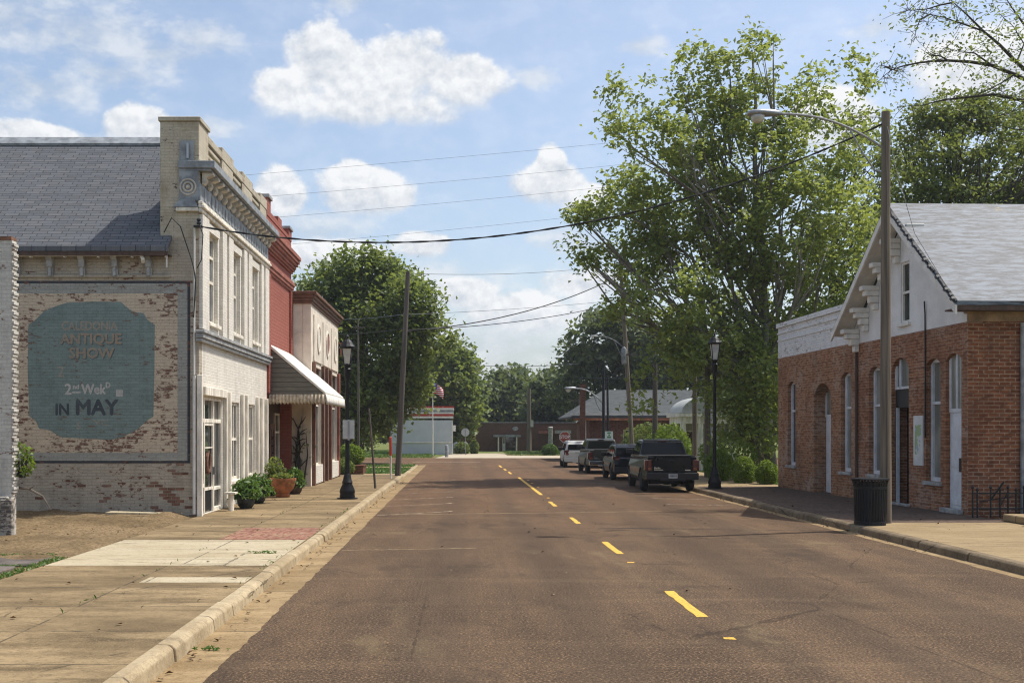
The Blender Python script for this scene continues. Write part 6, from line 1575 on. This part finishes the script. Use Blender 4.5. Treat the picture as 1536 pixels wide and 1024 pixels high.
def field(lst, shade=True):
    D = None; sw = None; ss = None
    for (cx_, cy_, rx, ry) in lst:
        a, e = A(cx_, cy_)
        v = k.vmath('MULTIPLY', k.vmath('SUBTRACT', ang, (a, e, 0)), (F / rx, F / ry, 0))
        L = k.math('SUBTRACT', 1.0, k.vmath('LENGTH', v))
        if D is None: D = L
        else:
            m = k.math('SMOOTH_MAX', D, L, .25); D = m
        if shade:
            wgt = k.math('MAXIMUM', k.math('ADD', L, .35), 0.0); wgt = k.math('MULTIPLY', wgt, wgt)
            sy = k.math('MULTIPLY_ADD', k.sep(v)[1], .5, .5, clamp=True)
            sw = wgt if sw is None else k.math('ADD', sw, wgt)
            ww = k.math('MULTIPLY', wgt, sy); ss = ww if ss is None else k.math('ADD', ss, ww)
    return D, (k.math('DIVIDE', ss, k.math('ADD', sw, .0001)) if shade else None)
Dc, sh = field(CUM); Dw, _ = field(WIS, False)
n3 = k.noise(k.map(dv, (1, 1, 1.2), (6, 2, 1)), 42, 8, .62)
Dd = k.math('ADD', k.math('MULTIPLY', Dc, 1.45), k.math('MULTIPLY', k.math('SUBTRACT', n1, .5), 2.3)); Dd = k.math('ADD', Dd, k.math('MULTIPLY', k.math('SUBTRACT', n3, .5), .9))
ac = k.ramp(k.math('DIVIDE', Dd, k.math('MULTIPLY_ADD', k.ramp(sh, .15, .75), -.4, .86)), -.03, 1.0)
ac = k.math('MULTIPLY', ac, k.math('MULTIPLY_ADD', k.ramp(sh, .0, .4), .35, .65))
aw_ = k.math('MULTIPLY', k.ramp(k.math('ADD', Dw, k.math('MULTIPLY', k.math('SUBTRACT', nf, .5), 2.6)), -.08, 1.1), .74)
alpha = aw_
# low far haze of cloud near the horizon
hz = k.math('MULTIPLY', k.ramp(k.math('ADD', el, k.math('MULTIPLY', k.math('SUBTRACT', n1, .5), .12)), .17, .0), .75)
alpha = k.math('MAXIMUM', alpha, hz)
# thin milky veil over the whole sky
veil = k.math('MULTIPLY_ADD', k.ramp(nf, .3, .75), .12, .13)
alpha = k.math('MAXIMUM', alpha, veil)
thin = k.mix(k.ramp(nf, .35, .7), (.56, .62, .70), (.8, .83, .87))
lit = k.math('MULTIPLY_ADD', k.math('SUBTRACT', n1, n2), 6.5, k.math('MULTIPLY_ADD', sh, .9, .22), clamp=True)
cc = k.mix(lit, (.55, .605, .69), (.9, .915, .935))
cc = k.mix(ac, thin, cc); alpha = k.math('MAXIMUM', ac, alpha)
bg2 = k.new('ShaderNodeBackground'); k.put(bg2.inputs[0], cc); bg2.inputs[1].default_value = CLOUD_STR
mx = k.new('ShaderNodeMixShader'); k.put(mx.inputs[0], alpha); k.l.new(bg.outputs[0], mx.inputs[1]); k.l.new(bg2.outputs[0], mx.inputs[2]); k.l.new(mx.outputs[0], out.inputs[0])

# the slightly milky summer air over the street
mb = MB(); mb.box(-430, -70, -1.1, 430, 650, 26); hz_ = bpy.data.materials.new('air'); hz_.use_nodes = True; hn = hz_.node_tree; hn.nodes.clear()
ho = hn.nodes.new('ShaderNodeOutputMaterial'); hv = hn.nodes.new('ShaderNodeVolumePrincipled'); hv.inputs['Color'].default_value = (.86, .92, 1, 1); hv.inputs['Density'].default_value = .0003
hv.inputs['Anisotropy'].default_value = .2; hn.links.new(hv.outputs[0], ho.inputs['Volume'])
tag(mb.build('haze', hz_), 'thin summer haze filling the air over the street', 'haze', kind='stuff')

SC.view_settings.view_transform = 'Standard'; SC.view_settings.look = 'None'; SC.view_settings.gamma = 1; SC.view_settings.exposure = EXPO
SC.render.engine = 'CYCLES'
SC.cycles.use_denoising = True; SC.cycles.filter_width = 1.15
SC.cycles.max_bounces = 6; SC.cycles.diffuse_bounces = 3; SC.cycles.glossy_bounces = 3; SC.cycles.transmission_bounces = 4; SC.cycles.transparent_max_bounces = 6
SC.cycles.caustics_reflective = False; SC.cycles.caustics_refractive = False
